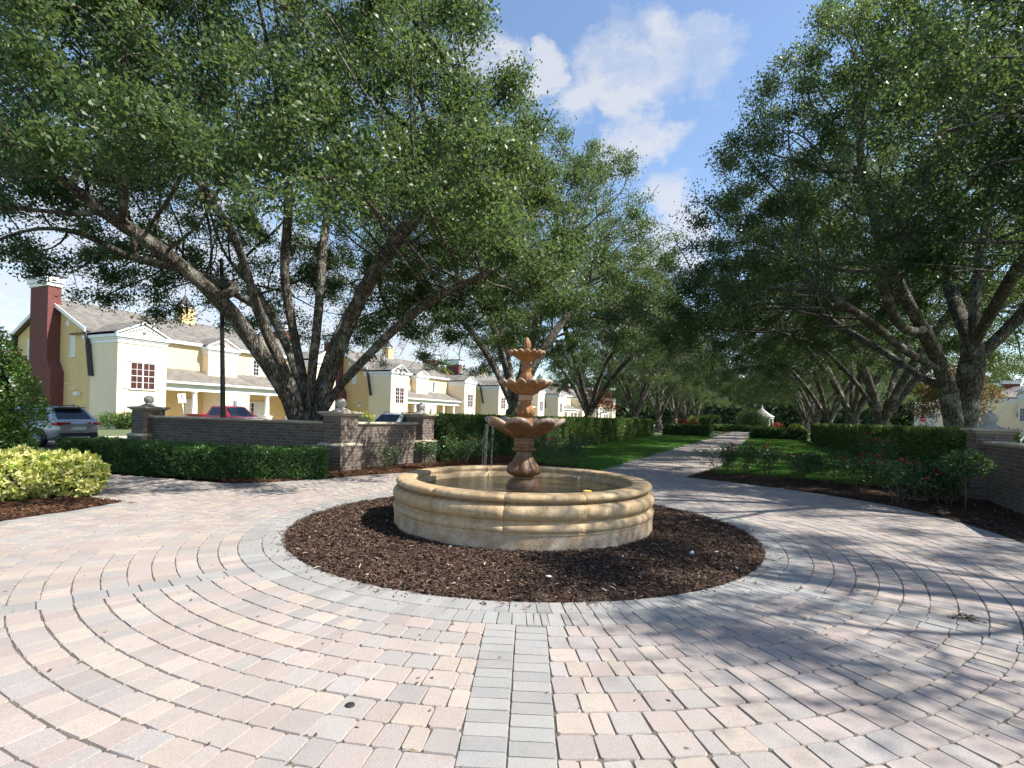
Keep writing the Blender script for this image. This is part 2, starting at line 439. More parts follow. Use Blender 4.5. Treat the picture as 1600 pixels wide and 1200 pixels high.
M['basin_foot'] = stone_mat('basin_foot_stone', (0.38, 0.27, 0.165), (0.38, 0.19, 0.085), (0.56, 0.47, 0.37), 0.05, 0.5)
M['lip_low'] = stone_mat('lower_bowl_stone', (0.26, 0.14, 0.062), (0.17, 0.06, 0.025), (0.52, 0.44, 0.36), 1.62, 1.48, 0.4, 0.4)  # bowl rims paler on top: mineral deposit plus light from above, painted in
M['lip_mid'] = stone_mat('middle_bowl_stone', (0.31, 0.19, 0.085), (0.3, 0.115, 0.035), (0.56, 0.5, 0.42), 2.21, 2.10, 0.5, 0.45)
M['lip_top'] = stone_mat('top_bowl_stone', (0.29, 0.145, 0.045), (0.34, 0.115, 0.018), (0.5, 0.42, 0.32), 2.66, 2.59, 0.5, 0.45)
M['tier'] = stone_mat('tier_stone', (0.29, 0.145, 0.045), (0.34, 0.115, 0.018), (0.45, 0.36, 0.25), -9, -8, 0.6, 0.4)
M['tier_low'] = stone_mat('tier_low_stone', (0.22, 0.115, 0.05), (0.15, 0.055, 0.016), (0.48, 0.4, 0.32), -9, -8, 0.35, 0.38)
M['tier_rim'] = stone_mat('tier_rim_stone', (0.42, 0.31, 0.2), (0.34, 0.16, 0.07), (0.5, 0.43, 0.34), 0, 0.1, 0.55)
def water_mat():
    m, t, b = new_mat('basin_water')
    co = t.coord()
    t.link(t.ramp(t.noise(co, 3, 5), [(0.3, (0.03, 0.024, 0.012)), (0.7, (0.085, 0.065, 0.03))]), b.inputs['Base Color'])
    b.inputs['Roughness'].default_value = 0.04; b.inputs['IOR'].default_value = 1.33
    h = t.math('ADD', t.noise(co, 9, 3), t.math('MULTIPLY', t.noise(co, 32, 3), 0.5))
    t.link(t.bump(h, 0.8, 0.04), b.inputs['Normal'])
    return m
M['water'] = water_mat()
m_, t_, b_ = new_mat('falling_water')
b_.inputs['Base Color'].default_value = (0.93, 0.96, 1, 1); b_.inputs['Roughness'].default_value = 0.08
b_.inputs['Transmission Weight'].default_value = 0.9; b_.inputs['IOR'].default_value = 1.33
t_.link(t_.bump(t_.noise(t_.coord(), 60, 3), 0.6, 0.01), b_.inputs['Normal'])
M['stream'] = m_
M['lamp_yellow'] = plain('yellow_light', (0.9, 0.6, 0.1), 0.3, emit=((1.0, 0.66, 0.08), 0.8))
M['lamp_white'] = plain('pale_light', (0.9, 0.85, 0.5), 0.3, emit=((1.0, 0.95, 0.6), 0.8))

M['brick'] = brick_mat('wall_brick', (0.10, 0.077, 0.063), (0.185, 0.135, 0.107), (0.25, 0.215, 0.185), bw=0.235, rh=0.088, ms=0.007)
M['chimney'] = brick_mat('chimney_brick', (0.13, 0.03, 0.025), (0.17, 0.042, 0.034), (0.2, 0.1, 0.085), stain=0.2)
M['capstone'] = stone_mat('cap_stone', (0.5, 0.44, 0.34), (0.36, 0.3, 0.22), (0.55, 0.5, 0.42), -9, -8)
M['ballstone'] = stone_mat('ball_stone', (0.46, 0.43, 0.38), (0.3, 0.28, 0.25), (0.55, 0.5, 0.42), -9, -8)
M['stucco'] = plain('yellow_stucco', (0.71, 0.505, 0.24), 0.85, var=0.05, vscale=0.7, bump=0.25, bscale=70)
M['stucco_pale'] = plain('cream_stucco', (0.86, 0.71, 0.50), 0.85, var=0.04, vscale=0.7, bump=0.25, bscale=70)
M['siding'] = brick_mat('yellow_siding', (0.76, 0.62, 0.36), (0.77, 0.63, 0.37), (0.5, 0.4, 0.22), bw=60, rh=0.19, ms=0.012, rough=0.7, bump=0.6, stain=0.0)
M['trim'] = plain('white_trim', (0.8, 0.8, 0.78), 0.5, var=0.04, vscale=1.5)
M['shingle'] = brick_mat('grey_shingle', (0.125, 0.112, 0.096), (0.24, 0.218, 0.19), (0.09, 0.08, 0.07), bw=0.33, rh=0.13, ms=0.008, rough=0.9, bump=0.4, stain=0.3)
M['slate'] = plain('dark_slate', (0.05, 0.048, 0.05), 0.8, var=0.3, vscale=6, bump=0.3, bscale=30)
M['glass'] = plain('window_glass', (0.035, 0.028, 0.03), 0.06, var=0.3, vscale=1.2)
M['curtain'] = plain('window_blind', (0.075, 0.032, 0.028), 0.25, var=0.3, vscale=3)
M['door'] = plain('white_door', (0.74, 0.72, 0.66), 0.45, var=0.04)
M['metal_dark'] = plain('dark_bronze_metal', (0.02, 0.018, 0.017), 0.45, 0.6, var=0.2, vscale=6)
M['metal_grey'] = plain('galvanised_metal', (0.45, 0.45, 0.45), 0.45, 0.7, var=0.1)
M['sign_white'] = plain('sign_white', (0.82, 0.82, 0.82), 0.4, var=0.02)
M['sign_red'] = plain('sign_red', (0.55, 0.02, 0.025), 0.4, var=0.03)
M['sign_blue'] = plain('sign_blue', (0.25, 0.3, 0.6), 0.4, var=0.05)
def paint(name, c, metal=0.2):
    m, t, b = new_mat(name)
    t.link(t.ramp(t.noise(t.coord(), 1.5, 4), [(0.3, tuple(x * 0.94 for x in c)), (0.7, c)]), b.inputs['Base Color'])
    b.inputs['Metallic'].default_value = metal; b.inputs['Roughness'].default_value = 0.32
    b.inputs['Coat Weight'].default_value = 0.7; b.inputs['Coat Roughness'].default_value = 0.06
    return m
M['silver'] = paint('silver_paint', (0.36, 0.37, 0.385), 0.5)
M['red'] = paint('red_paint', (0.5, 0.012, 0.02), 0.1)
M['white_paint'] = paint('pale_paint', (0.62, 0.66, 0.68), 0.3)
M['carglass'] = plain('car_glass', (0.012, 0.02, 0.03), 0.04, var=0.2)
M['rubber'] = plain('black_rubber', (0.015, 0.015, 0.015), 0.8, var=0.2)
M['plastic'] = plain('black_plastic', (0.03, 0.032, 0.035), 0.6, var=0.2)
M['alloy'] = plain('wheel_alloy', (0.6, 0.6, 0.6), 0.3, 0.8, var=0.05)
M['taillight'] = plain('tail_light', (0.35, 0.01, 0.012), 0.15, var=0.1)
M['headlight'] = plain('head_light', (0.75, 0.77, 0.8), 0.1, var=0.05)
M['plate'] = plain('number_plate', (0.75, 0.76, 0.74), 0.4, var=0.05)


# ================================================================== GROUND
mb = MB(); mb.quad((-1500, -600, -0.09), (1500, -600, -0.09), (1500, 2500, -0.09), (-1500, 2500, -0.09))
tag(mb.build('ground', M['field']), kind='structure')
def strip(name, mat, s0, s1, t0, t1, z, kind='structure'):
    mb = MB()
    mb.add([(*P(s0, t0), z), (*P(s0, t1), z), (*P(s1, t1), z), (*P(s1, t0), z)], [(0, 1, 2, 3)])
    return tag(mb.build(name, mat), kind=kind)
strip('road', M['asphalt'], -60, 260, -27.5, -18.0, -0.06)
strip('road', M['asphalt'], -60, 260, 19.0, 28.5, -0.06)
for t0 in (-18.0, -27.8, 18.7, 28.5):
    mb = MB()
    a, b, c, d = (P(-60, t0), P(-60, t0 + 0.3), P(260, t0 + 0.3), P(260, t0))
    mb.add([(*a, -0.1), (*b, -0.1), (*c, -0.1), (*d, -0.1), (*a, 0.05), (*b, 0.05), (*c, 0.05), (*d, 0.05)],
           [(4, 5, 6, 7), (0, 1, 5, 4), (1, 2, 6, 5), (2, 3, 7, 6), (3, 0, 4, 7)])
    tag(mb.build('kerb', M['concrete']), kind='structure')

# outline of the paved circle: radius by angle round the fountain (degrees from +X)
BA = [(-60, 9.6), (-40, 8.1), (-20, 7.35), (-3, 7.3), (8, 7.75), (20, 8.25), (36, 8.5), (52, 8.75), (66, 9.2), (80, 8.9), (92, 8.1), (104, 7.6), (115, 7.35),
      (133, 6.8), (146, 6.95), (150, 7.3), (153, 9.0), (156, 12.6), (166, 13.0), (169, 9.5), (171.5, 6.95), (178, 7.0), (186, 7.35), (200, 8.0), (220, 9.4), (240, 10), (300, 10)]
_ba = np.array(BA)
def bound(deg):
    d = (deg + 60) % 360 - 60
    return float(np.interp(d, _ba[:, 0], _ba[:, 1]))

GREY = [(0.355, 0.36, 0.345), (0.39, 0.395, 0.38), (0.325, 0.33, 0.325), (0.41, 0.41, 0.39), (0.37, 0.372, 0.365)]
MIX = [(0.455, 0.385, 0.36), (0.49, 0.43, 0.37), (0.40, 0.385, 0.375), (0.45, 0.395, 0.375), (0.51, 0.455, 0.39), (0.41, 0.365, 0.35), (0.43, 0.41, 0.40), (0.465, 0.395, 0.36), (0.385, 0.372, 0.365), (0.505, 0.445, 0.40), (0.46, 0.41, 0.385), (0.48, 0.415, 0.385)]
PV, PF, PC = [], [], []
prng = random.Random(11)
def paver(pts, palette, gap=0.0024, detail=True, tumble=0.0026):
    """pts: four ground corners (counter-clockwise)"""
    c = np.mean(pts, axis=0); q = []
    pts = [np.array(p, float) for p in pts]
    for k in range(4):
        p, a, b = pts[k], pts[k - 1], pts[(k + 1) % 4]
        ea, eb = a - p, b - p
        la, lb = np.linalg.norm(ea), np.linalg.norm(eb)
        if la < 0.015 or lb < 0.015: return
        ea /= la; eb /= lb
        p = p + (ea + eb) * gap + np.array([prng.gauss(0, tumble), prng.gauss(0, tumble)])
        cut = 0.014 if palette is MIX else 0.005
        cut *= prng.uniform(0.5, 1.4)
        q += [p + ea * min(cut, la * 0.3), p + eb * min(cut, lb * 0.3)] if detail else [p]
    base = prng.choice(palette); f = prng.uniform(0.9, 1.08) * 0.69
    cc = (base[0] * f * 1.02, base[1] * f * .99, base[2] * f * .97, 1) if palette is MIX else tuple(x * f for x in base) + (1,)
    n = len(q); o = len(PV); z = prng.gauss(0, 0.0012)
    tx, ty = prng.gauss(0, 0.006), prng.gauss(0, 0.006)
    for p in q:
        PV.append((p[0], p[1], z - 0.010)); PC.append(cc)
    for p in q:
        dd = c - p; L = np.linalg.norm(dd); e = p + dd / max(L, 1e-6) * min(0.006, L * 0.3)
        PV.append((e[0], e[1], z + (e[0] - c[0]) * tx + (e[1] - c[1]) * ty)); PC.append(cc)
    for i in range(n): PF.append((o + i, o + (i + 1) % n, o + n + (i + 1) % n, o + n + i))
    PF.append(tuple(range(o + n, o + 2 * n)))
def pol(r, deg): return (C0[0] + r * math.cos(R(deg)), C0[1] + r * math.sin(R(deg)))
def ring(r0, r1, widths, palette, a0=0, a1=360, keep=None, detail=True):
    a = a0 + prng.uniform(0, 3) if a1 - a0 >= 360 else a0
    end = a1 if a1 - a0 < 360 else a + 360
    rm = (r0 + r1) / 2
    while a < end - 0.15:
        w = math.degrees(prng.choice(widths) / rm)
        b = min(a + w, end)
        if end - b < math.degrees(0.07 / rm): b = end
        mid = (a + b) / 2
        rr1 = r1
        ok = True
        if keep: ok, rr1 = keep(mid, r0, r1)
        if ok: paver([pol(r0, a), pol(rr1, a), pol(rr1, b), pol(r0, b)][::-1], palette, detail=detail)
        a = b
BANDS = [(268.1, 0.245, 2), (222.3, 0.125, 1), (313.0, 0.175, 2)]
R_IN = 3.33
def keep_band(mid, r0, r1):
    b = bound(mid)
    lim = b - 0.235
    if r0 > lim - 0.05: return False, r1
    if mid % 360 > 190 and mid % 360 < 350 and r0 > 10: return False, r1
    return True, min(r1, lim)
ring(R_IN, R_IN + 0.262, [0.118], GREY)
ring(R_IN + 0.262, R_IN + 0.524, [0.118, 0.118, 0.118, 0.06], GREY)
RB = R_IN + 0.524
r = RB; k = 0
while r < 12.8:
    r1 = r + 0.203
    # sectors between the straight bands
    cuts = []
    for deg, hw, nc in BANDS:
        h = math.degrees(math.asin(min(1, hw / (r + 0.1))))
        cuts.append((deg - h, deg + h))
    cuts.sort()
    arcs = [(cuts[0][1], cuts[1][0]), (cuts[1][1], cuts[2][0]), (cuts[2][1], cuts[0][0] + 360)]
    for a0, a1 in arcs: ring(r, r1, [0.2, 0.2, 0.2, 0.15, 0.15, 0.11], MIX, a0, a1, keep_band)
    r = r1
for deg, hw, nc in BANDS:
    d = np.array([math.cos(R(deg)), math.sin(R(deg))]); n = np.array([-d[1], d[0]])
    for c in range(nc):
        w0 = -hw + 2 * hw * c / nc; w1 = -hw + 2 * hw * (c + 1) / nc
        q = math.sqrt(RB ** 2 - hw ** 2) + 0.004 + (0.03 if c else 0.0)
        ln = 0.122 if nc == 2 and hw > 0.2 else 0.235 if nc == 1 else 0.2
        while q < 9.9:
            paver([C0 + d * q + n * w0, C0 + d * (q + ln) + n * w0, C0 + d * (q + ln) + n * w1, C0 + d * q + n * w1], GREY, 0.0022, True, 0.001)
            q += ln
# border course along the beds
a = -45.0
while a < 205:
    b_ = bound(a); w_ = math.degrees(0.118 / b_)
    m_ = a + w_ / 2
    if not (150.5 < m_ < 172) and not (55 < m_ < 79):
        paver([pol(bound(a) - 0.235, a), pol(bound(a), a), pol(bound(a + w_), a + w_), pol(bound(a + w_) - 0.235, a + w_)], GREY, 0.004, False, 0.0015)
    a += w_
PT0, PT1 = -1.35, 1.95
def path_pavers(s0, s1):
    s = s0
    while s < s1:
        d = 0.203; t_ = PT0 + 0.24 - prng.uniform(0, 0.15)
        while t_ < PT1 - 0.25:
            w_ = prng.choice([0.2, 0.2, 0.15, 0.11]); t0 = max(t_, PT0 + 0.24); t1 = min(t_ + w_, PT1 - 0.24)
            if t1 - t0 > 0.03:
                q = [P(s, t0), P(s, t1), P(s + d, t1), P(s + d, t0)]
                mid = np.mean(q, axis=0) - C0
                if np.hypot(*mid) > bound(math.degrees(math.atan2(mid[1], mid[0]))) - 0.24:
                    paver(q, MIX, 0.006, False)
            t_ += w_
        s += d
    for t0 in (PT0, PT1 - 0.235):
        s = s0 + 0.3
        while s < s1:
            if np.hypot(s, t0) > 8.9: paver([P(s, t0), P(s, t0 + 0.235), P(s + 0.118, t0 + 0.235), P(s + 0.118, t0)], GREY, 0.004, False, 0.0015)
            s += 0.118
path_pavers(8.2, 40)
def paving(name, V, Fc, Cc):
    me = bpy.data.meshes.new(name); me.from_pydata(V, [], Fc)
    at = me.attributes.new('pcol', 'FLOAT_COLOR', 'POINT'); at.data.foreach_set('color', np.array(Cc, np.float32).ravel())
    me.materials.append(M['paver']); me.update()
    o = bpy.data.objects.new(name, me); col.objects.link(o); return tag(o, kind='structure')
paving('plaza_paving', PV, PF, PC)
PV, PF, PC = [], [], []
s = 40.0
while s < 92:                                    # farther off, bigger units are enough
    t_ = PT0
    while t_ < PT1 - 0.01:
        t1 = min(t_ + prng.choice([0.4, 0.3]), PT1)
        paver([P(s, t_), P(s, t1), P(s + 0.41, t1), P(s + 0.41, t_)], MIX, 0.006, False)
        t_ = t1
    s += 0.41
paving('path', PV, PF, PC)
# bedding sand under the pavers
mb = MB()
degs = np.arange(-60, 300, 1.0)
vs = [(C0[0], C0[1], -0.0085)] + [(*pol(bound(d) - 0.01, d), -0.0085) for d in degs]
mb.add(vs, [(0, i + 1, (i + 1) % len(degs) + 1) for i in range(len(degs))])
mb.add([(*P(8.2, PT0 + 0.01), -0.0088), (*P(8.2, PT1 - 0.01), -0.0088), (*P(92, PT1 - 0.01), -0.0088), (*P(92, PT0 + 0.01), -0.0088)], [(0, 1, 2, 3)])
tag(mb.build('paving_bed', M['sand']), kind='structure')

# ---- mulch: a bumpy sheet and many loose chips
def hnoise(x, y, seed=0):
    return (np.sin(x * 3.1 + seed) * np.cos(y * 2.7 + seed * 2) + 0.6 * np.sin(x * 7.3 + y * 5.1 + seed) + 0.4 * np.cos(x * 13 - y * 11.7 + seed * 3)) / 2
def chips(name, pts, z, rng, mat, lmin=0.03, lmax=0.085, pale=None):
    n = len(pts)
    ang = rng.uniform(0, 2 * np.pi, n); tilt = rng.normal(0, 0.28, n)
    ax = np.stack([np.cos(ang) * np.cos(tilt), np.sin(ang) * np.cos(tilt), np.sin(tilt)], 1)
    nr = unit(np.stack([rng.normal(0, 0.4, n), rng.normal(0, 0.4, n), np.ones(n)], 1))
    ln = rng.uniform(lmin, lmax, n) * rng.choice([0.6, 1, 1, 1.5], n); wd = rng.uniform(0.007, 0.02, n)
    tone = np.clip(rng.beta(1.5, 2.0, n), 0, 1) * 0.95 + (rng.random(n) < 0.05) * 0.3
    pos = np.stack([pts[:, 0], pts[:, 1], z], 1)
    V, Q, T = leaf_quads(pos - ax * ln[:, None] * 0.5, ax, nr, ln, wd, np.clip(tone, 0, 1), rng, 0.25)
    return np_mesh(name, V, Q, mat, T)
# circle round the fountain
nr_, na_ = 34, 300
rr = np.linspace(1.7, R_IN - 0.004, nr_); aa = np.linspace(0, 2 * np.pi, na_, endpoint=False)
def mound(r): return 0.012 + 0.075 * np.clip((R_IN - r) / 1.1, 0, 1) ** 0.7
RRg, AAg = np.meshgrid(rr, aa, indexing='ij')
X = C0[0] + RRg * np.cos(AAg); Y = C0[1] + RRg * np.sin(AAg)
Z = mound(RRg) + 0.014 * hnoise(X * 2, Y * 2) + 0.012 * RNG.normal(size=X.shape) - 0.012
Z[-1] = -0.005
V = np.stack([X, Y, Z], -1).reshape(-1, 3)
Q = [(i * na_ + j, (i + 1) * na_ + j, (i + 1) * na_ + (j + 1) % na_, i * na_ + (j + 1) % na_) for i in range(nr_ - 1) for j in range(na_)]
tag(np_mesh('mulch_bed', V, np.array(Q), M['mulch'], smooth=True), kind='structure')
n = 52000
rq = np.sqrt(RNG.uniform(1.86 ** 2, (R_IN + 0.015) ** 2, n)); sp_ = RNG.random(n) < .009; rq[sp_] = R_IN + np.abs(RNG.normal(0, .09, sp_.sum())); aq = RNG.uniform(0, 2 * np.pi, n)
pts = np.stack([C0[0] + rq * np.cos(aq), C0[1] + rq * np.sin(aq)], 1)
tag(chips('mulch', pts, mound(rq) + 0.014 * hnoise(pts[:, 0] * 2, pts[:, 1] * 2) + RNG.uniform(-0.006, 0.016, n), RNG, M['chip']), kind='stuff')

def bed(a0, a1, depth, mat, cmat, nchips, seed, dcut=None):
    da = np.arange(a0, a1 + 0.01, 0.7); dr = np.linspace(0.0, depth, int(depth / 0.11))
    V = []; 
    for d in da:
        b_ = bound(d)
        for q in dr:
            p = pol(b_ + 0.004 + q, d)
            z = -0.004 if q == 0 else min(0.05, 0.012 + q * 0.06) + 0.016 * float(hnoise(p[0] * 2, p[1] * 2, seed)) + RNG.normal(0, 0.01)
            V.append((*p, z))
    nd = len(dr)
    Q = [(i * nd + j, i * nd + j + 1, (i + 1) * nd + j + 1, (i + 1) * nd + j) for i in range(len(da) - 1) for j in range(nd - 1)]
    tag(np_mesh('mulch_bed', V, np.array(Q)[:, ::-1], mat, smooth=True), kind='structure')
    d = RNG.uniform(a0, a1, nchips); q = depth * RNG.random(nchips) ** 1.6
    b_ = np.array([bound(x) for x in d])
    rr = b_ + q + RNG.normal(0, 0.02, nchips)
    pts = np.stack([C0[0] + rr * np.cos(np.radians(d)), C0[1] + rr * np.sin(np.radians(d))], 1)
    z = np.minimum(0.05, 0.012 + q * 0.06) + 0.016 * hnoise(pts[:, 0] * 2, pts[:, 1] * 2, seed) + RNG.uniform(0, 0.018, nchips)
    tag(chips('mulch', pts, z, RNG, cmat, 0.04, 0.11), kind='stuff')
bed(-45, 56, 5.0, M['mulch'], M['chip'], 26000, 1)
bed(78.5, 150.5, 5.2, M['mulch_red'], M['chip_red'], 16000, 2)
bed(171.5, 206, 4.5, M['mulch_red'], M['chip_red'], 14000, 3)

# ---- lawns either side of the walk
def lawn(poly, seed, nblade):
    mb = MB()
    pts = [P(*q) for q in poly]
    mb.add([(x, y, 0.062) for x, y in pts] + [(x, y, -0.05) for x, y in pts],
           [tuple(range(len(pts)))] + [(i, len(pts) + i, len(pts) + (i + 1) % len(pts), (i + 1) % len(pts)) for i in range(len(pts))])
    tag(mb.build('lawn', M['grass']), kind='structure')
    rng = np.random.default_rng(seed)
    sx = np.array(poly)
    n = nblade * 2
    s_ = 9 + 44 * rng.random(n) ** 2.2; t_ = rng.uniform(sx[:, 1].min() - 0.03, sx[:, 1].max(), n)
    # point in polygon
    ins = np.zeros(n, bool); m = len(poly); j = m - 1
    for i in range(m):
        (s1, t1), (s2, t2) = poly[i], poly[j]
        c = ((t1 > t_) != (t2 > t_)) & (s_ < (s2 - s1) * (t_ - t1) / (t2 - t1 + 1e-9) + s1)
        ins ^= c; j = i
    s_, t_ = s_[ins], t_[ins]; n = len(s_)
    x = C0[0] + U[0] * s_ + N[0] * t_; y = C0[1] + U[1] * s_ + N[1] * t_
    ax = unit(np.stack([rng.normal(0, 0.35, n), rng.normal(0, 0.35, n), np.ones(n)], 1))
    nr = rand_dirs(rng, n)
    sc_ = 1 + (s_ - 9) / 25
    V, Q, T = leaf_quads(np.stack([x, y, np.full(n, 0.05)], 1), ax, nr, rng.uniform(0.04, 0.075, n), rng.uniform(0.006, 0.012, n) * sc_, rng.beta(2, 2, n), rng, 0.05)
    tag(np_mesh('grass', V, Q, M['blade'], T), kind='stuff')
lawn([(8.95, -1.36), (9.15, -2.6), (9.9, -4.2), (11.5, -5.6), (14, -6.1), (51, -6.1), (51, -1.36)], 3, 60000)
lawn([(10.1, 1.96), (10.3, 3.2), (10.1, 4.6), (9.5, 6.0), (10.5, 7.0), (13, 7.1), (51, 7.1), (51, 1.96)], 4, 60000)
def far_tuft(seed, cx, cy, n, r):
    pass

# ---- leaves and twigs dropped on the pavers
n = 420
d = RNG.uniform(150, 420, n); rr = RNG.uniform(R_IN + 0.05, 9, n)
ok = rr < np.array([bound(x) - 0.1 for x in d]); d, rr = d[ok], rr[ok]; n = len(d)
pos = np.stack([C0[0] + rr * np.cos(np.radians(d)), C0[1] + rr * np.sin(np.radians(d)), np.full(n, 0.006)], 1)
ang = RNG.uniform(0, 6.28, n)
ax = np.stack([np.cos(ang), np.sin(ang), RNG.normal(0, 0.12, n)], 1); nrm = unit(np.stack([RNG.normal(0, .3, n), RNG.normal(0, .3, n), np.ones(n)], 1))
V, Q, T = leaf_quads(pos, ax, nrm, RNG.uniform(0.02, 0.05, n), RNG.uniform(0.008, 0.02, n), RNG.random(n), RNG)
tag(np_mesh('fallen_leaves', V, Q, M['litter'], T), kind='stuff')
g = gpx(1512, 968); n = 46
pos = np.stack([g.x + RNG.normal(0, 0.055, n), g.y + RNG.normal(0, 0.03, n), RNG.uniform(0.005, 0.03, n)], 1)
V, Q, T = leaf_quads(pos, rand_dirs(RNG, n) * np.array([1, 1, .3]), rand_dirs(RNG, n) + np.array([0, 0, 1.2]), RNG.uniform(0.03, 0.06, n), RNG.uniform(0.012, 0.025, n), RNG.random(n), RNG)
tag(np_mesh('leaf_pile', V, Q, M['litter'], T), kind='stuff')
mb = MB(); g = gpx(547, 1102)
mb.lathe([(0.0005, 0.009), (0.02, 0.009), (0.026, 0.006), (0.028, -0.004)], 20, c=(g.x, g.y))
tag(mb.build('plug', M['rubber']), 'small round black plug set flush in a pinkish paver', 'plug')
def scrap(name, x, y, w, h, label, cat):
    g = gpx(x, y); mb = MB(); z = 0.06
    mb.box(-w, w, -w * .6, w * .6, 0, h); mb.box(-w * .7, w * .5, -w * .9, w * .3, h * 0.6, h * 1.5)
    o = mb.build(name, M['sign_white'], bevel=0.004); o.location = (g.x, g.y, z); o.rotation_euler = (0.2, 0.1, 0.5)
    tag(o, label, cat)
scrap('sprinkler_head', 1080, 874, 0.022, 0.03, 'small white sprinkler cap poking out of the dark mulch right of the basin', 'sprinkler')
scrap('litter', 857, 910, 0.03, 0.006, 'crumpled white scrap lying in the mulch in front of the basin', 'litter')

# ================================================================== FOUNTAIN
fx, fy = float(C0[0]), float(C0[1])
fountain = empty('fountain', (fx, fy, 0), 0, 'three-tiered rust-stained stone fountain standing in a round tan basin on mulch', 'fountain')
def seamed(prof, n, seams, offset, depth):
    """lathe with vertical joints between the cast segments"""
    k = len(prof); seams_a = [2 * math.pi * i / seams + offset for i in range(seams)]
    angs = []
    for i in range(seams):
        a0 = seams_a[i]; st = 2 * math.pi / seams
        e = 0.0055
        angs += [(a0 - e, 0), (a0, 1), (a0 + e, 0)] + [(a0 + e + (st - 2 * e) * q / n, 0) for q in range(1, n)]
    vs = []; 
    for a, g in angs:
        for r, z in prof: 
            rr = r - depth * g
            vs.append((rr * math.cos(a), rr * math.sin(a), z - (depth * 0.6 * g if z > 0.6 else 0)))
    m = len(angs)
    fs = [(j * k + i, ((j + 1) % m) * k + i, ((j + 1) % m) * k + i + 1, j * k + i + 1) for j in range(m) for i in range(k - 1)]
    return vs, fs
def arc(cr, cz, rad, a0, a1, n=7, sx=1.0):
    return [(cr + sx * rad * math.cos(R(a0 + (a1 - a0) * i / n)), cz + rad * math.sin(R(a0 + (a1 - a0) * i / n))) for i in range(n + 1)]
prof = [(1.905, 0.0)]
foot = [(1.915, -0.02), (1.918, 0.03), (1.915, 0.265)]
body = [(1.90, 0.255), (1.925, 0.27)] + arc(1.875, 0.335, 0.062, -60, 60, 6)[0:] + [(1.868, 0.405), (1.872, 0.415)]
body += arc(1.84, 0.515, 0.1, -75, 78, 9) + [(1.835, 0.617), (1.80, 0.628), (1.80, 0.642)]
body += [(1.815, 0.648)] + arc(1.862, 0.684, 0.038, -95, 60, 6) + [(1.87, 0.725), (1.84, 0.732), (1.68, 0.732), (1.645, 0.728)] + [(1.625, 0.715), (1.62, 0.69), (1.635, 0.665), (1.64, 0.64), (1.58, 0.625), (1.575, 0.50), (1.575, 0.3)]
mb = MB(); v_, f_ = seamed(foot, 10, 12, R(20), 0.0); mb.add(v_, f_, 0, True); mb.build('basin_foot', M['basin_foot'], fountain)
mb = MB(); v_, f_ = seamed(body, 10, 12, R(-90 - 8), 0.018); mb.add(v_, f_, 0, True); mb.build('basin', M['basin'], fountain)
mb = MB(); mb.lathe([(0.0005, 0.565), (0.5, 0.565), (1.0, 0.565), (1.6, 0.565)], 64); mb.build('water_surface', M['water'], fountain)

def scal(wts, nl, amp, dz, sharp=1.0, ph=0.0):
    def f(i, a):
        L = abs(math.cos(nl * (a + ph) / 2)) ** sharp
        w_ = wts[i]
        return 1 + amp * w_ * (L - 0.6), dz * w_ * (L - 0.6)
    return f
# pedestal in the water, vase stem
mb = MB(); mb.lathe([(0.26, 0.5), (0.265, 0.60), (0.255, 0.64), (0.235, 0.66), (0.225, 0.69), (0.17, 0.71), (0.15, 0.735), (0.16, 0.75)], 40); mb.build('pedestal', M['tier_low'], fountain)
pf = [(0.15, 0.745), (0.2, 0.765), (0.238, 0.80), (0.245, 0.84), (0.235, 0.88), (0.2, 0.93), (0.155, 0.99), (0.125, 1.05), (0.112, 1.10), (0.115, 1.13)]
wt = [0.2, 0.8, 1, 1, 1, .8, .6, .5, .3, .2]
mb = MB(); mb.lathe(pf, 96, mod=scal(wt, 8, 0.2, 0.0, 0.8))
for k in range(8):                                # carved drops between the leaves
    a = 2 * math.pi * (k + 0.5) / 8
    mb.sphere((0.205 * math.cos(a), 0.205 * math.sin(a), 0.83), 0.04, 10, 8, 0, 1.4)
mb.build('stem', M['tier_low'], fountain)
mb = MB(); mb.lathe([(0.115, 1.12), (0.15, 1.125), (0.17, 1.145), (0.165, 1.175), (0.14, 1.19), (0.135, 1.21), (0.152, 1.225), (0.155, 1.25), (0.148, 1.285), (0.158, 1.30), (0.158, 1.32), (0.14, 1.335)], 40)
for k in range(12):
    a = 2 * math.pi * k / 12; mb.sphere((0.157 * math.cos(a), 0.157 * math.sin(a), 1.16), 0.03, 8, 6)
mb.build('collar', M['tier_low'], fountain)
# lower bowl: eight big rolled lobes
pf = [(0.13, 1.31), (0.16, 1.325), (0.23, 1.36), (0.32, 1.41), (0.41, 1.465), (0.49, 1.505), (0.545, 1.525), (0.578, 1.55), (0.578, 1.585), (0.55, 1.605), (0.51, 1.60), (0.47, 1.57), (0.35, 1.52), (0.2, 1.47), (0.1, 1.46)]
wt = [0, 0.2, .5, .8, .9, 1, 1, 1, 1, 1, 1, .8, .5, .2, 0]
mb = MB(); mb.lathe(pf, 160, mod=scal(wt, 8, 0.2, 0.1, 0.75, R(12))); mb.build('lower_bowl', M['lip_low'], fountain)
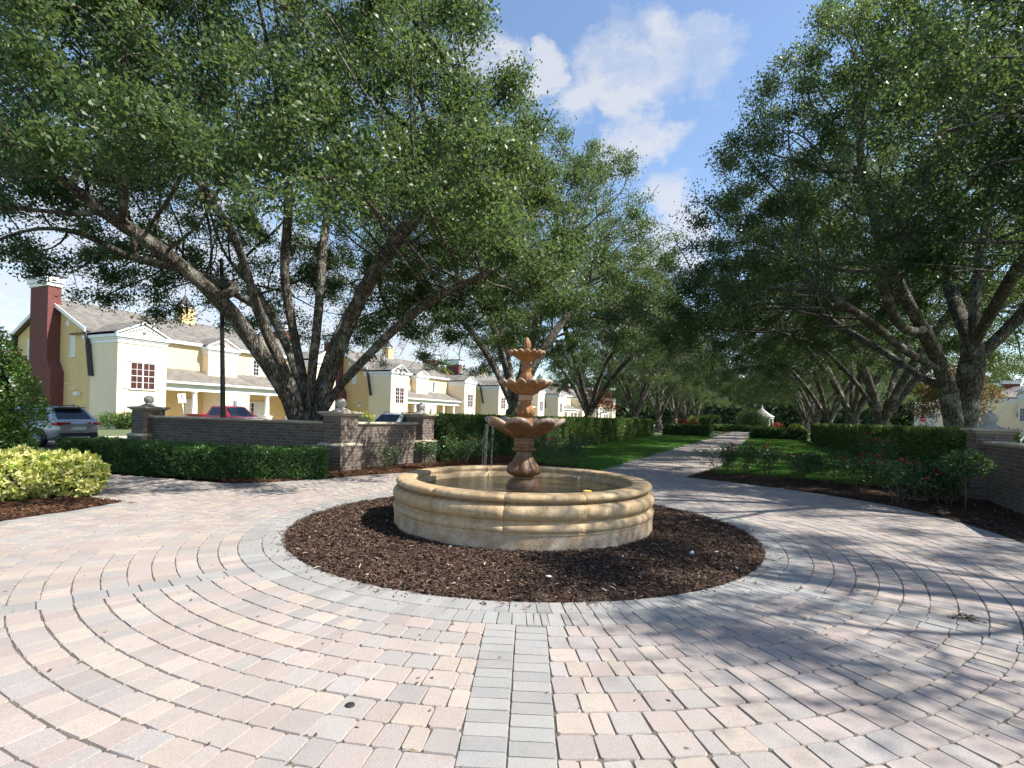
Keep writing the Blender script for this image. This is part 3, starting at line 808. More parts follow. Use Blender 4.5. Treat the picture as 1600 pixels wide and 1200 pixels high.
# stem two
mb = MB(); mb.lathe([(0.1, 1.46), (0.112, 1.50), (0.118, 1.56), (0.11, 1.61), (0.09, 1.635), (0.095, 1.645)], 36); mb.build('neck', M['tier'], fountain)
pf = [(0.09, 1.64), (0.115, 1.66), (0.132, 1.70), (0.135, 1.74), (0.118, 1.785), (0.092, 1.83), (0.084, 1.87), (0.088, 1.90)]
mb = MB(); mb.lathe(pf, 72, mod=scal([.3, .8, 1, 1, 1, .8, .5, .2], 9, 0.2, 0.0, 0.8))
for k in range(9):
    a = 2 * math.pi * (k + 0.5) / 9; mb.sphere((0.112 * math.cos(a), 0.112 * math.sin(a), 1.72), 0.022, 8, 6)
mb.build('stem', M['tier'], fountain)
mb = MB(); mb.lathe([(0.088, 1.895), (0.108, 1.90), (0.114, 1.915), (0.108, 1.935), (0.1, 1.95), (0.112, 1.96), (0.112, 1.975), (0.095, 1.985)], 36); mb.build('collar', M['tier_rim'], fountain)
pf = [(0.085, 1.975), (0.12, 1.985), (0.19, 2.03), (0.26, 2.085), (0.32, 2.12), (0.365, 2.135), (0.392, 2.155), (0.392, 2.18), (0.37, 2.19), (0.33, 2.17), (0.25, 2.13), (0.12, 2.09), (0.06, 2.085)]
wt = [0, .2, .6, .8, 1, 1, 1, 1, 1, 1, .7, .3, 0]
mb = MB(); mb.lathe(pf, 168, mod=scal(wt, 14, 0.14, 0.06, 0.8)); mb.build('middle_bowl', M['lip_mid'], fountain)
pf = [(0.07, 2.085), (0.075, 2.15), (0.092, 2.18), (0.098, 2.205), (0.102, 2.235), (0.096, 2.27), (0.08, 2.30), (0.07, 2.325), (0.076, 2.345), (0.082, 2.375), (0.078, 2.42), (0.068, 2.46), (0.066, 2.49)]
mb = MB(); mb.lathe(pf, 60, mod=scal([0, 0, .5, .8, 1, 1, .8, .3, .3, .6, .6, .3, 0], 8, 0.1, 0)); mb.build('stem', M['tier'], fountain)
pf = [(0.062, 2.485), (0.09, 2.495), (0.14, 2.535), (0.19, 2.575), (0.235, 2.60), (0.268, 2.61), (0.275, 2.63), (0.26, 2.642), (0.22, 2.63), (0.14, 2.60), (0.05, 2.59)]
wt = [0, .2, .6, .8, 1, 1, 1, 1, 1, .6, 0]
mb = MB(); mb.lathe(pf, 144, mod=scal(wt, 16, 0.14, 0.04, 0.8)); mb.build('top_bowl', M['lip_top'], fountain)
pf = [(0.05, 2.585), (0.058, 2.62), (0.05, 2.65), (0.042, 2.665), (0.056, 2.68), (0.064, 2.71), (0.066, 2.745), (0.056, 2.785), (0.04, 2.815), (0.034, 2.82), (0.032, 2.835), (0.02, 2.85), (0.0008, 2.862)]
mb = MB(); mb.lathe(pf, 60, mod=lambda i, a: (1 + (0.06 * math.cos(10 * a + i * 1.6) if 4 <= i <= 8 else 0), 0)); mb.build('finial', M['tier'], fountain)
# falling water
srng = random.Random(4)
for deg, rr, n, spr in ((196, 0.60, 4, 0.08), (168, 0.585, 2, 0.06), (214, 0.575, 2, 0.06)):
    for k in range(n):
        mb = MB(); a = R(deg) + srng.gauss(0, spr); vx = srng.uniform(0.0, 0.06); pts, rs = [], []; top = 1.53; m = 26
        for i in range(m + 1):
            h = top - (top - 0.56) * (i / m); q = rr + vx * math.sqrt(top - h) + srng.gauss(0, .0025)
            pts.append((q * math.cos(a) + srng.gauss(0, .0025), q * math.sin(a) + srng.gauss(0, .0025), h))
            rs.append(.0027 * (1 - .4 * i / m) * srng.uniform(.25, 1.6))
        mb.tube(pts, rs, 6); mb.build('water_stream', M['stream'], fountain)
def pool_light(x, y, mat, label):
    d = 7.6
    v = px(x, y, d); k = (0.568 - CAM_Z) / (v.z - CAM_Z); p = Vector((0, 0, CAM_Z)) + (v - Vector((0, 0, CAM_Z))) * k
    o = empty('pool_light', (p.x, p.y, 0.568), 0, label, 'light')
    mb = MB(); mb.lathe([(0.0005, 0.005), (0.05, 0.004), (0.066, 0.001), (0.068, -0.02)], 20); mb.build('lens', mat, o)
    mb = MB(); mb.lathe([(0.066, -0.02), (0.07, 0.002), (0.075, 0.002), (0.084, -0.03)], 20); mb.build('housing', M['plastic'], o)
pool_light(918, 767, M['lamp_yellow'], 'glowing yellow light at the right of the fountain pool')

# ================================================================== BRICK WALLS AND PILLARS
def pillar(s, t_, label):
    x, y = P(s, t_)
    o = empty('brick_pillar', (x, y, 0), ANG, label, 'pillar', 'brick pillars with stone balls')
    mb = MB(); mb.box(-.41, .41, -.41, .41, -.05, .72); mb.build('plinth', M['brick'], o, bevel=.006, seg=1)
    mb = MB(); mb.prism([(-.43, .72), (.43, .72), (.43, .755), (.35, .80), (-.35, .80), (-.43, .755)], 'x', -.43, .43)
    for v in range(len(mb.v)):
        p = mb.v[v]
        if p[2] > .79: mb.v[v] = (p[0] * .35 / .43, p[1], p[2])
    mb.build('plinth_band', M['capstone'], o, bevel=.008)
    mb = MB(); mb.box(-.33, .33, -.33, .33, .795, 1.55); mb.build('shaft', M['brick'], o, bevel=.006, seg=1)
    mb = MB()
    mb.add([(sx * w_, sy * w_, z) for w_, z in ((.345, 1.535), (.36, 1.56), (.425, 1.60), (.435, 1.605), (.435, 1.645), (.2, 1.67)) for sx, sy in ((-1, -1), (1, -1), (1, 1), (-1, 1))],
           [(k * 4 + i, k * 4 + (i + 1) % 4, k * 4 + 4 + (i + 1) % 4, k * 4 + 4 + i) for k in range(5) for i in range(4)] + [(20, 21, 22, 23), (3, 2, 1, 0)])
    mb.build('cap', M['capstone'], o, bevel=.006)
    mb = MB(); mb.lathe([(.27, 1.655), (.265, 1.675), (.21, 1.70), (.15, 1.735), (.11, 1.76), (.09, 1.775)], 32)
    mb.sphere((0, 0, 1.885), .15, 28, 18, 0, .93)
    mb.build('ball', M['ballstone'], o)
    return o
pillar(3.0, -14.75, 'dark brick pillar with stone ball at the far left end of the long wall')
pillar(3.8, -7.3, 'brick pillar with stone ball at the corner of the left walls, by the low hedge')
pillar(7.2, -7.05, 'brick pillar with stone ball where the left wall meets the tall hedge')
pillar(8.35, 8.0, 'brick pillar with stone ball at the right end of the tall hedge by roses')
def brick_wall(a, b, label):
    a, b = Vector((*P(*a), 0)), Vector((*P(*b), 0)); d = b - a; L = d.length
    o = empty('brick_wall', a, math.atan2(d.y, d.x), label, 'wall', 'low brick walls round the plaza')
    x0, x1 = .325, L - .325
    mb = MB(); mb.box(x0, x1, -.14, .14, -.05, 1.28); mb.build('wall', M['brick'], o)
    mb = MB(); mb.prism([(-.165, 1.275), (.165, 1.275), (.215, 1.32), (.215, 1.355), (.18, 1.375), (-.18, 1.375), (-.215, 1.355), (-.215, 1.32)], 'x', x0 + .003, x1 - .003)
    mb.build('coping', M['capstone'], o, bevel=.006)
brick_wall((3.0, -14.75), (3.8, -7.3), 'long low shaded brick wall with stone coping behind the low hedge')
brick_wall((3.8, -7.3), (7.2, -7.05), 'short sun-dappled brick wall with stone coping left of the fountain')
brick_wall((8.35, 8.0), (3.0, 7.75), 'low dark brick wall with stone coping at the right edge behind the roses')

# ================================================================== HEDGES AND SHRUBS
def hedge(name, pts, width, height, mat, label, dens=900, leaf=(0.035, 0.06), seed=1, z0=0.0, group=None, cat='hedge', ruff=0.05, closed_tone=(1.6, 1.8)):
    rng = np.random.default_rng(seed)
    pts = [np.array(p, float) for p in pts]
    o_mb = MB(); VV, QQ, TT = [], [], []; off = 0
    hw = width / 2
    # core: mitred ribbon
    L, Rr = [], []
    for i, p in enumerate(pts):
        d = unit((pts[min(i + 1, len(pts) - 1)] - pts[max(i - 1, 0)])[None])[0]; n = np.array([-d[1], d[0]])
        L.append(p + n * hw); Rr.append(p - n * hw)
    ins = 0.09
    k = len(pts); vs = []
    for i in range(k):
        c = (L[i] + Rr[i]) / 2
        f = (hw - ins) / hw
        e = np.zeros(2)
        if i == 0: e = unit((pts[1] - pts[0])[None])[0] * ins
        if i == k - 1: e = unit((pts[-2] - pts[-1])[None])[0] * ins
        for q in (L[i], Rr[i]):
            q2 = c + (q - c) * f + e
            vs += [(q2[0], q2[1], z0), (q2[0], q2[1], z0 + height - ins)]
    fs = []
    for i in range(k - 1):
        a, b = i * 4, i * 4 + 4
        fs += [(a, b, b + 1, a + 1), (a + 2, a + 3, b + 3, b + 2), (a + 1, b + 1, b + 3, a + 3)]
    fs += [(0, 1, 3, 2), ((k - 1) * 4, (k - 1) * 4 + 2, (k - 1) * 4 + 3, (k - 1) * 4 + 1)]
    def face(A, B, h0, h1, nrm, top=None):
        nonlocal off
        A, B = np.array(A), np.array(B); ln = np.linalg.norm(B - A)
        if top is None: area = ln * (h1 - h0)
        else: area = ln * np.linalg.norm(top[0] - A)
        mid = (A + B) / 2
        dist = max(8, np.hypot(mid[0], mid[1])); lod = min(1.0, 16 / dist)
        n = int(area * dens * lod ** 1.3)
        if n < 1: return
        u = rng.random(n); v = rng.random(n)
        if top is None:
            xy = A[None] + (B - A)[None] * u[:, None]; z = h0 + (h1 - h0) * v
            pos = np.column_stack([xy, z + z0])
        else:
            C, D = top
            xy = (A[None] * (1 - u[:, None]) + B[None] * u[:, None]) * (1 - v[:, None]) + (C[None] * (1 - u[:, None]) + D[None] * u[:, None]) * v[:, None]
            pos = np.column_stack([xy, np.full(n, h1 + z0)])
        nv = np.tile(np.array(nrm, float), (n, 1))
        wob = ruff * hnoise(pos[:, 0] * 1.7 + pos[:, 2], pos[:, 1] * 1.7 + pos[:, 2] * 1.3, seed)
        pos += nv * (wob + rng.uniform(-0.09, 0.025, n))[:, None]
        ax = unit(nv * 0.55 + rng.normal(size=(n, 3)) * 0.7 + np.array([0, 0, .3])); nr = unit(nv + rng.normal(size=(n, 3)) * 0.55)
        sz = rng.uniform(*leaf, n) / lod ** 0.8 * rng.choice([1, 1, 1, 1.5], n)
        V, Q, T = leaf_quads(pos, ax, nr, sz, sz * rng.uniform(.45, .6, n), rng.beta(*closed_tone, n), rng)
        T = np.clip(T + .3 * np.repeat(hnoise(pos[:, 0] * .8 + pos[:, 2], pos[:, 1] * .8 - pos[:, 2] * .6, seed + 3), 4), 0, 1)
        VV.append(V); QQ.append(Q + off); TT.append(T); off += len(V)
    for i in range(k - 1):
        d = unit((pts[i + 1] - pts[i])[None])[0]; n = (-d[1], d[0], 0)
        face(L[i], L[i + 1], 0, height, n); face(Rr[i], Rr[i + 1], 0, height, (-n[0], -n[1], 0))
        face(L[i], L[i + 1], height, height, (0, 0, 1), (Rr[i], Rr[i + 1]))
    d = unit((pts[0] - pts[1])[None])[0]; face(L[0], Rr[0], 0, height, (d[0], d[1], 0))
    d = unit((pts[-1] - pts[-2])[None])[0]; face(L[-1], Rr[-1], 0, height, (d[0], d[1], 0))
    V = np.vstack([np.array(vs)] + [v + 0 for v in VV]); nb = len(vs)
    Q = np.vstack([np.array(fs)] + [q + nb for q in QQ]); T = np.concatenate([np.full(nb, 0.0)] + TT)
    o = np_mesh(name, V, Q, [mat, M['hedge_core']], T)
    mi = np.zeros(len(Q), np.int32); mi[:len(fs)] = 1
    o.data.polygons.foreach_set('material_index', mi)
    return tag(o, label, cat, group)
hedge('hedge', [P(8.0, -7.15), P(20, -7.15), P(33, -7.1), P(46.5, -7.05)], 0.9, 1.62, M['hedge'], 'tall clipped green hedge running along the left side of the walk', 1500, (0.03, 0.055), 1)
hedge('hedge', [P(8.8, 8.25), P(20, 8.2), P(35, 8.1), P(51, 8.0)], 0.9, 1.60, M['hedge'], 'tall clipped dark green hedge running along the right side behind the roses', 1500, (0.03, 0.055), 2)
hedge('low_hedge', [P(52.5, -6.6), P(52.3, -1.7)], 1.1, 1.15, M['boxhedge'], 'low clipped hedge across the far end of the left lawn', 900, (0.04, 0.07), 3)
hedge('low_hedge', [P(51.5, 2.2), P(51.8, 7.2)], 1.3, 1.1, M['boxhedge'], 'low clipped hedge across the far end of the right lawn', 900, (0.04, 0.07), 4)
hedge('low_hedge', [P(92.5, -4.5), P(92.5, 4.0)], 1.2, 0.95, M['boxhedge'], 'dark low hedge closing the far end of the paved walk', 800, (0.05, 0.08), 5)
hedge('hedge', [P(98, -7.5), P(98, -4.0)], 1.5, 2.6, M['hedge'], 'dark block of clipped hedge beyond the end of the walk', 700, (0.05, 0.08), 6)
lh = [(-12.0, 14.75), (-10.6, 14.1), (-8.2, 13.15), (-6.2, 12.8), (-4.7, 13.35)]
hedge('low_hedge', lh, 1.35, 0.69, M['boxhedge'], 'thick low boxy hedge in front of the long brick wall at left', 2600, (0.03, 0.055), 7, ruff=0.05)

def shrub(name, blobs, mat, label, n, leaf, seed, wide=0.5, tone=(1.6, 1.8), out=0.5, core=True, group=None, cat='shrub', whorl=0, shell=0.30, stems=0):
    """blobs: (x, y, z, rx, ry, rz); leaves fill the outer shell, twigs and a dim inside hold them"""
    rng = np.random.default_rng(seed)
    ar = np.array([b[3] * b[5] for b in blobs]); pick = rng.choice(len(blobs), n, p=ar / ar.sum())
    B = np.array(blobs)[pick]
    d = rand_dirs(rng, n); q = 1 - shell * rng.random(n) ** 1.4
    lump = 1 + 0.10 * hnoise(d[:, 0] * 2.2 + B[:, 0], d[:, 1] * 2.2 + d[:, 2] * 1.9, seed)
    pos = B[:, :3] + d * B[:, 3:6] * (q * lump)[:, None]
    keep = pos[:, 2] > 0.05; pos, d = pos[keep], d[keep]; n = len(pos)
    tn = np.clip(rng.beta(*tone, n) + .22 * hnoise(pos[:, 0] * .9 + 1.3, pos[:, 1] * .9 + pos[:, 2], seed), 0, .99)
    if whorl:
        pos = np.repeat(pos, whorl, 0); d = np.repeat(d, whorl, 0); tn = np.repeat(tn, whorl) + rng.normal(0, .07, n * whorl); n *= whorl
    ax = unit(d * out + rng.normal(size=(n, 3)) * 0.7 + np.array([0, 0, .1])); nr = unit(d * .7 + rng.normal(size=(n, 3)) * 0.6 + np.array([0, 0, .4]))
    sz = rng.uniform(*leaf, n)
    V, Q, T = leaf_quads(pos, ax, nr, sz, sz * wide * rng.uniform(.85, 1.15, n), np.clip(tn, 0, 1), rng)
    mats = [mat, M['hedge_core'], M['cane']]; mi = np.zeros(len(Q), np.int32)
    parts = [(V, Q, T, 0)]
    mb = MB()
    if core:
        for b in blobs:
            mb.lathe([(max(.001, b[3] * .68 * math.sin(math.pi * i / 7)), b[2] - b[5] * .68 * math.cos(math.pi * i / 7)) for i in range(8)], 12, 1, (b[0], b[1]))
    for k in range(stems):
        b = blobs[k % len(blobs)]; a = rng.uniform(0, 6.28)
        p0 = (b[0] + .15 * math.cos(a), b[1] + .15 * math.sin(a), 0); p1 = (b[0] + b[3] * .7 * math.cos(a), b[1] + b[4] * .7 * math.sin(a), b[2])
        mb.tube([p0, tuple((np.array(p0) + np.array(p1)) / 2 + np.array([0, 0, .1])), p1], [.018, .014, .008], 5, 2)
    if mb.f:
        fq = [f if len(f) == 4 else (*f[:3], f[0]) for f in mb.f if len(f) == 4]
        mm = [m for f, m in zip(mb.f, mb.m) if len(f) == 4]
        V = np.vstack([V, np.array([tuple(v) for v in mb.v])]); Q = np.vstack([Q, np.array(fq) + len(T)])
        mi = np.concatenate([mi, np.array(mm, np.int32)]); T = np.concatenate([T, np.zeros(len(mb.v))])
    o = np_mesh(name, V, Q, mats, T); o.data.polygons.foreach_set('material_index', mi)
    return tag(o, label, cat, group)
shrub('tall_shrub', [(-12.1, 10.9, 1.6, 2.0, 1.5, 2.0), (-12.0, 10.6, .85, 1.95, 1.4, 1.1), (-12.8, 11.2, 2.3, 1.5, 1.4, 1.25)], M['shrub'],
      'tall rounded bright green shrub cut off by the left edge', 52000, (0.06, 0.10), 21, 0.5, (1.5, 1.6), shell=.2)
shrub('variegated_shrub', [(-8.7, 9.25, .38, .95, .75, .44), (-8.0, 9.45, .36, .6, .6, .43), (-9.5, 9.0, .36, .8, .8, .44), (-9.2, 8.4, .3, .8, .7, .36), (-8.5, 8.8, .3, .6, .5, .33)], M['variegated'],
      'low bushy yellow and green variegated shrub on mulch at left', 5200, (0.07, 0.12), 22, 0.40, (2.3, 1.0), out=.7, whorl=5, shell=.3, stems=8)
shrub('yellow_shrub', [(*P(52.6, 6.3), .75, .9, .9, .9)], M['yellowleaf'], 'bright yellow-green shrub at the end of the right-hand hedge', 3200, (0.09, 0.14), 23)
shrub('yellow_shrub', [(*P(99, -8.9), 1.3, 1.0, 1.0, 1.4)], M['yellowleaf'], 'pale yellow-green clipped shrub far along the left of the walk', 2500, (0.1, 0.16), 24)
for k, (s, t_, h, lb) in enumerate(((57, -5.2, 1.9, 'dark red leafy shrub beyond the low hedge across the left lawn'), (58, -3.9, 1.5, 'smaller dark red shrub right of the larger red one by the left row'),
                                   (55, 4.6, 1.7, 'rusty red leafy shrub behind the low hedge across the right lawn'), (94.5, 3.0, 1.2, 'small dark red shrub at the far right end of the walk'))):
    shrub('red_shrub', [(*P(s, t_), h * .55, .75, .75, h * .5)], M['redleaf'], lb, 1300, (0.14, 0.26), 30 + k, .32, core=False, shell=.7, stems=5)
shrub('round_shrub', [(*P(108, 1.5), 2.2, 3.2, 3.2, 2.4)], M['hedge'], 'broad rounded green shrub in the middle beyond the end of the walk', 9000, (0.12, 0.2), 41)
shrub('round_shrub', [(*P(56, 10.5), .8, 1.2, 1.2, .9)], M['boxhedge'], 'rounded green shrub behind the far end of the right hedge', 2500, (0.08, 0.13), 42)

# ---- roses
def rose(x, y, h, rad, label, seed, blooms=5, leaves=700, lean=0.0):
    rng = np.random.default_rng(seed); rr = random.Random(seed)
    o = empty('rose_bush', (x, y, 0.02), 0, label, 'rose bush', 'red rose bushes in the mulch beds')
    mb = MB(); tips = []; sample = []
    for k in range(rr.randint(7, 10)):
        a = rr.uniform(0, 6.28); q = rad * rr.uniform(.35, 1.0); hh = h * rr.uniform(.68, 1.0)
        p0 = Vector((.09 * math.cos(a), .09 * math.sin(a), -0.02)); p1 = Vector((q * math.cos(a) + lean, q * math.sin(a), hh))
        pts = [p0 + (p1 - p0) * f + Vector((rr.gauss(0, .025), rr.gauss(0, .025), .10 * h * math.sin(math.pi * f))) for f in (0, .25, .5, .75, 1)]
        mb.tube(pts, [.009, .008, .006, .004, .003], 5); tips.append(pts[-1]); sample += [pts[1].lerp(pts[2], f) for f in (.4, .8)] + [pts[2].lerp(pts[3], f) for f in (0.2, .6, .9)] + [pts[3].lerp(pts[4], f) for f in (0, .3, .6, .9)] * 2
        e = pts[3] + Vector((rr.gauss(0, .2), rr.gauss(0, .2), rr.uniform(.05, .25)))
        mb.tube([pts[2], pts[2].lerp(e, .5) + Vector((0, 0, .03)), e], [.006, .005, .003], 4); tips.append(e); sample += [e, e.lerp(pts[2], .3), e.lerp(pts[2], .5)]
    mb.build('canes', M['cane'], o)
    c = np.array([tuple(v) for v in sample]); idx = rng.integers(0, len(c), leaves)
    pos = c[idx] + rng.normal(size=(leaves, 3)) * np.array([.09, .09, .075])
    pos[:, 2] = np.maximum(pos[:, 2], .12)
    nr = unit(rng.normal(size=(leaves, 3)) * .6 + np.array([0, 0, .8])); ax = unit(rng.normal(size=(leaves, 3)) * np.array([1, 1, .45]))
    sz = rng.uniform(.045, .085, leaves)
    V, Q, T = leaf_quads(pos, ax, nr, sz, sz * .6, rng.beta(1.6, 1.9, leaves), rng)
    np_mesh('foliage', V, Q, M['rose_leaf'], T, parent=o)
    for k in range(blooms):
        p = tips[rr.randrange(len(tips))] + Vector((rr.gauss(0, .05), rr.gauss(0, .05), rr.uniform(.0, .08)))
        n = 26; d = rand_dirs(rng, n); d[:, 2] = np.abs(d[:, 2]); d = unit(d)
        ax = unit(d + rng.normal(size=(n, 3)) * .35); sz = rng.uniform(.024, .044, n)
        V, Q, T = leaf_quads(d * .008, ax, unit(np.cross(d, rng.normal(size=(n, 3)))), sz, sz * 1.0, rng.random(n), rng, .3)
        b = np_mesh('bloom', V, Q, M['bloom'], T, parent=o); b.location = p
    return o
ROSES = [
    (1128, 741, 16.4, 1.0, .65, 4, 'rose bush nearest the walk at the left end of the right-hand bed'),
    (1158, 744, 15.9, 1.1, .6, 6, 'rose bush with several dark red blooms second from the walk in the right bed'),
    (1196, 748, 15.3, 1.05, .55, 5, 'rose bush standing against the bright lawn, third from the walk at right'),
    (1245, 752, 14.6, .95, .65, 4, 'rounded leafy rose bush with few blooms in the middle of the right bed'),
    (1300, 758, 13.9, 1.05, .7, 4, 'taller blue-green rose bush in front of the lawn corner, right bed'),
    (1345, 762, 13.0, 1.05, .5, 9, 'rose bush with bright red blooms in front of the tall right-hand hedge'),
    (1372, 758, 13.6, 1.65, .5, 9, 'tallest rose bush with red blooms against the right-hand hedge'),
    (1405, 790, 10.9, 1.0, .6, 6, 'rose bush with bare tan canes and pinkish red blooms nearest the pavers at right'),
    (1438, 786, 11.3, .95, .6, 5, 'rose bush with a pair of red blooms left of the standard rose'),
    (1474, 792, 11.0, .78, .5, 8, 'low rose bush with red blooms beside the right-hand brick wall'),
    (604, 737, 14.9, .85, .5, 0, 'sparse thin rose bush without blooms before the short dappled brick wall'),
    (668, 738, 15.6, .95, .4, 1, 'leggy rose bush in front of the pillar where wall meets hedge'),
    (722, 732, 16.4, 1.1, .6, 2, 'dark rose bush left of the falling water before the tall hedge'),
    (752, 727, 17.3, 1.0, .55, 4, 'rose bush with scattered red blooms seen just left of the fountain bowls'),
    (868, 730, 16.6, 1.05, .6, 4, 'rose bush with red blooms immediately right of the fountain stem'),
    (896, 728, 17.0, 1.2, .6, 3, 'rounded rose bush at the edge of the left lawn'),
    (846, 722, 18.4, 1.0, .6, 5, 'rose bush behind the fountain stem against the tall left hedge'),
]
for k, (x, y, d, h, rad, nb, lb) in enumerate(ROSES):
    g = px(x, y, d); rose(g.x, g.y, h * .88, rad, lb, 100 + k, nb + 2 if nb else 0, 1000 if nb else 260)
def standard_rose(x, y, d, h):
    g = px(x, y, d); rng = np.random.default_rng(55)
    o = empty('standard_rose', (g.x, g.y, 0.02), 0, 'dark bushy standard rose on one thin stem in front of the right wall', 'rose tree')
    mb = MB(); mb.tube([(0, 0, -.02), (.01, 0, .3), (-.01, .01, h - .15), (0, 0, h)], [.013, .012, .011, .01], 6)
    for k in range(9):
        a = k * .7; mb.tube([(0, 0, h - .15), (.15 * math.cos(a), .15 * math.sin(a), h), (.32 * math.cos(a), .32 * math.sin(a), h + .12 * math.sin(k))], [.007, .006, .003], 4)
    mb.build('stem', M['cane'], o)
    n = 1500; d_ = rand_dirs(rng, n); pos = d_ * (np.array([.42, .42, .26]) * rng.uniform(.3, 1, (n, 1)) ** .6) + np.array([0, 0, h + .02])
    sz = rng.uniform(.04, .075, n)
    V, Q, T = leaf_quads(pos, unit(d_ + rng.normal(size=(n, 3))), unit(rng.normal(size=(n, 3)) + np.array([0, 0, 1])), sz, sz * .6, rng.beta(1.5, 2.2, n), rng)
    np_mesh('foliage', V, Q, M['rose_leaf'], T, parent=o)
standard_rose(1508, 803, 10.2, .92)

# ================================================================== LIVE OAKS
def vnoise(p, scale, seed=0):
    """smooth 3-D value noise, 0..1"""
    tab = np.random.default_rng(seed).random((32, 32, 32))
    q = p / scale + 100.0; i = np.floor(q).astype(int); f = q - i; f = f * f * (3 - 2 * f); out = 0
    for a in (0, 1):
        for b in (0, 1):
            for c in (0, 1):
                w_ = (f[:, 0] if a else 1 - f[:, 0]) * (f[:, 1] if b else 1 - f[:, 1]) * (f[:, 2] if c else 1 - f[:, 2])
                out = out + w_ * tab[(i[:, 0] + a) % 32, (i[:, 1] + b) % 32, (i[:, 2] + c) % 32]
    return out

def colonise(rng, seeds, A, step=0.5, kill=0.85, infl=60.0, iters=90, up=0.0):
    """space colonisation; seeds: list of polylines, each starts on the base or on the nearest earlier node"""
    nodes = []; par = []
    for si, poly in enumerate(seeds):
        poly = [np.array(p, float) for p in poly]
        if si == 0: nodes.append(poly[0]); par.append(-1); last = 0
        else:
            last = int(np.argmin(np.linalg.norm(np.array(nodes) - poly[0], axis=1)))
            poly = [nodes[last]] + poly[1:]
        # smooth resample
        q = np.array(poly)
        for _ in range(2):
            q = np.vstack([q[:1]] + [np.vstack([q[i] * .75 + q[i + 1] * .25, q[i] * .25 + q[i + 1] * .75]) for i in range(len(q) - 1)] + [q[-1:]])
        acc = 0; prev = q[0]
        for p in q[1:]:
            acc += np.linalg.norm(p - prev); prev = p
            if acc >= step * .8: nodes.append(p); par.append(last); last = len(nodes) - 1; acc = 0
    nodes = list(nodes)
    A = A.copy(); Nn = np.array(nodes)
    D = np.linalg.norm(A[:, None] - Nn[None], axis=2); near = D.argmin(1); dist = D.min(1)
    for it in range(iters):
        if len(A) == 0: break
        act = dist < infl
        if not act.any(): break
        ids = near[act]; v = unit(A[act] - Nn[ids])
        dirs = np.zeros((len(Nn), 3)); np.add.at(dirs, ids, v)
        us = np.unique(ids)
        dd = unit(unit(dirs[us]) + rng.normal(0, .12, (len(us), 3)) + np.array([0, 0, up]))
        new = Nn[us] + dd * step
        # drop nodes that repeat one already there
        keep = []
        for j in range(len(new)):
            if np.min(np.sum((Nn - new[j]) ** 2, 1)) > (step * .35) ** 2: keep.append(j)
        if not keep: break
        new = new[keep]; us = us[keep]; o = len(Nn)
        par += [int(i) for i in us]; Nn = np.vstack([Nn, new])
        D = np.linalg.norm(A[:, None] - new[None], axis=2); m = D.min(1); am = D.argmin(1)
        b = m < dist; near[b] = am[b] + o; dist[b] = m[b]
        al = dist > kill; A, near, dist = A[al], near[al], dist[al]
    return Nn, np.array(par)

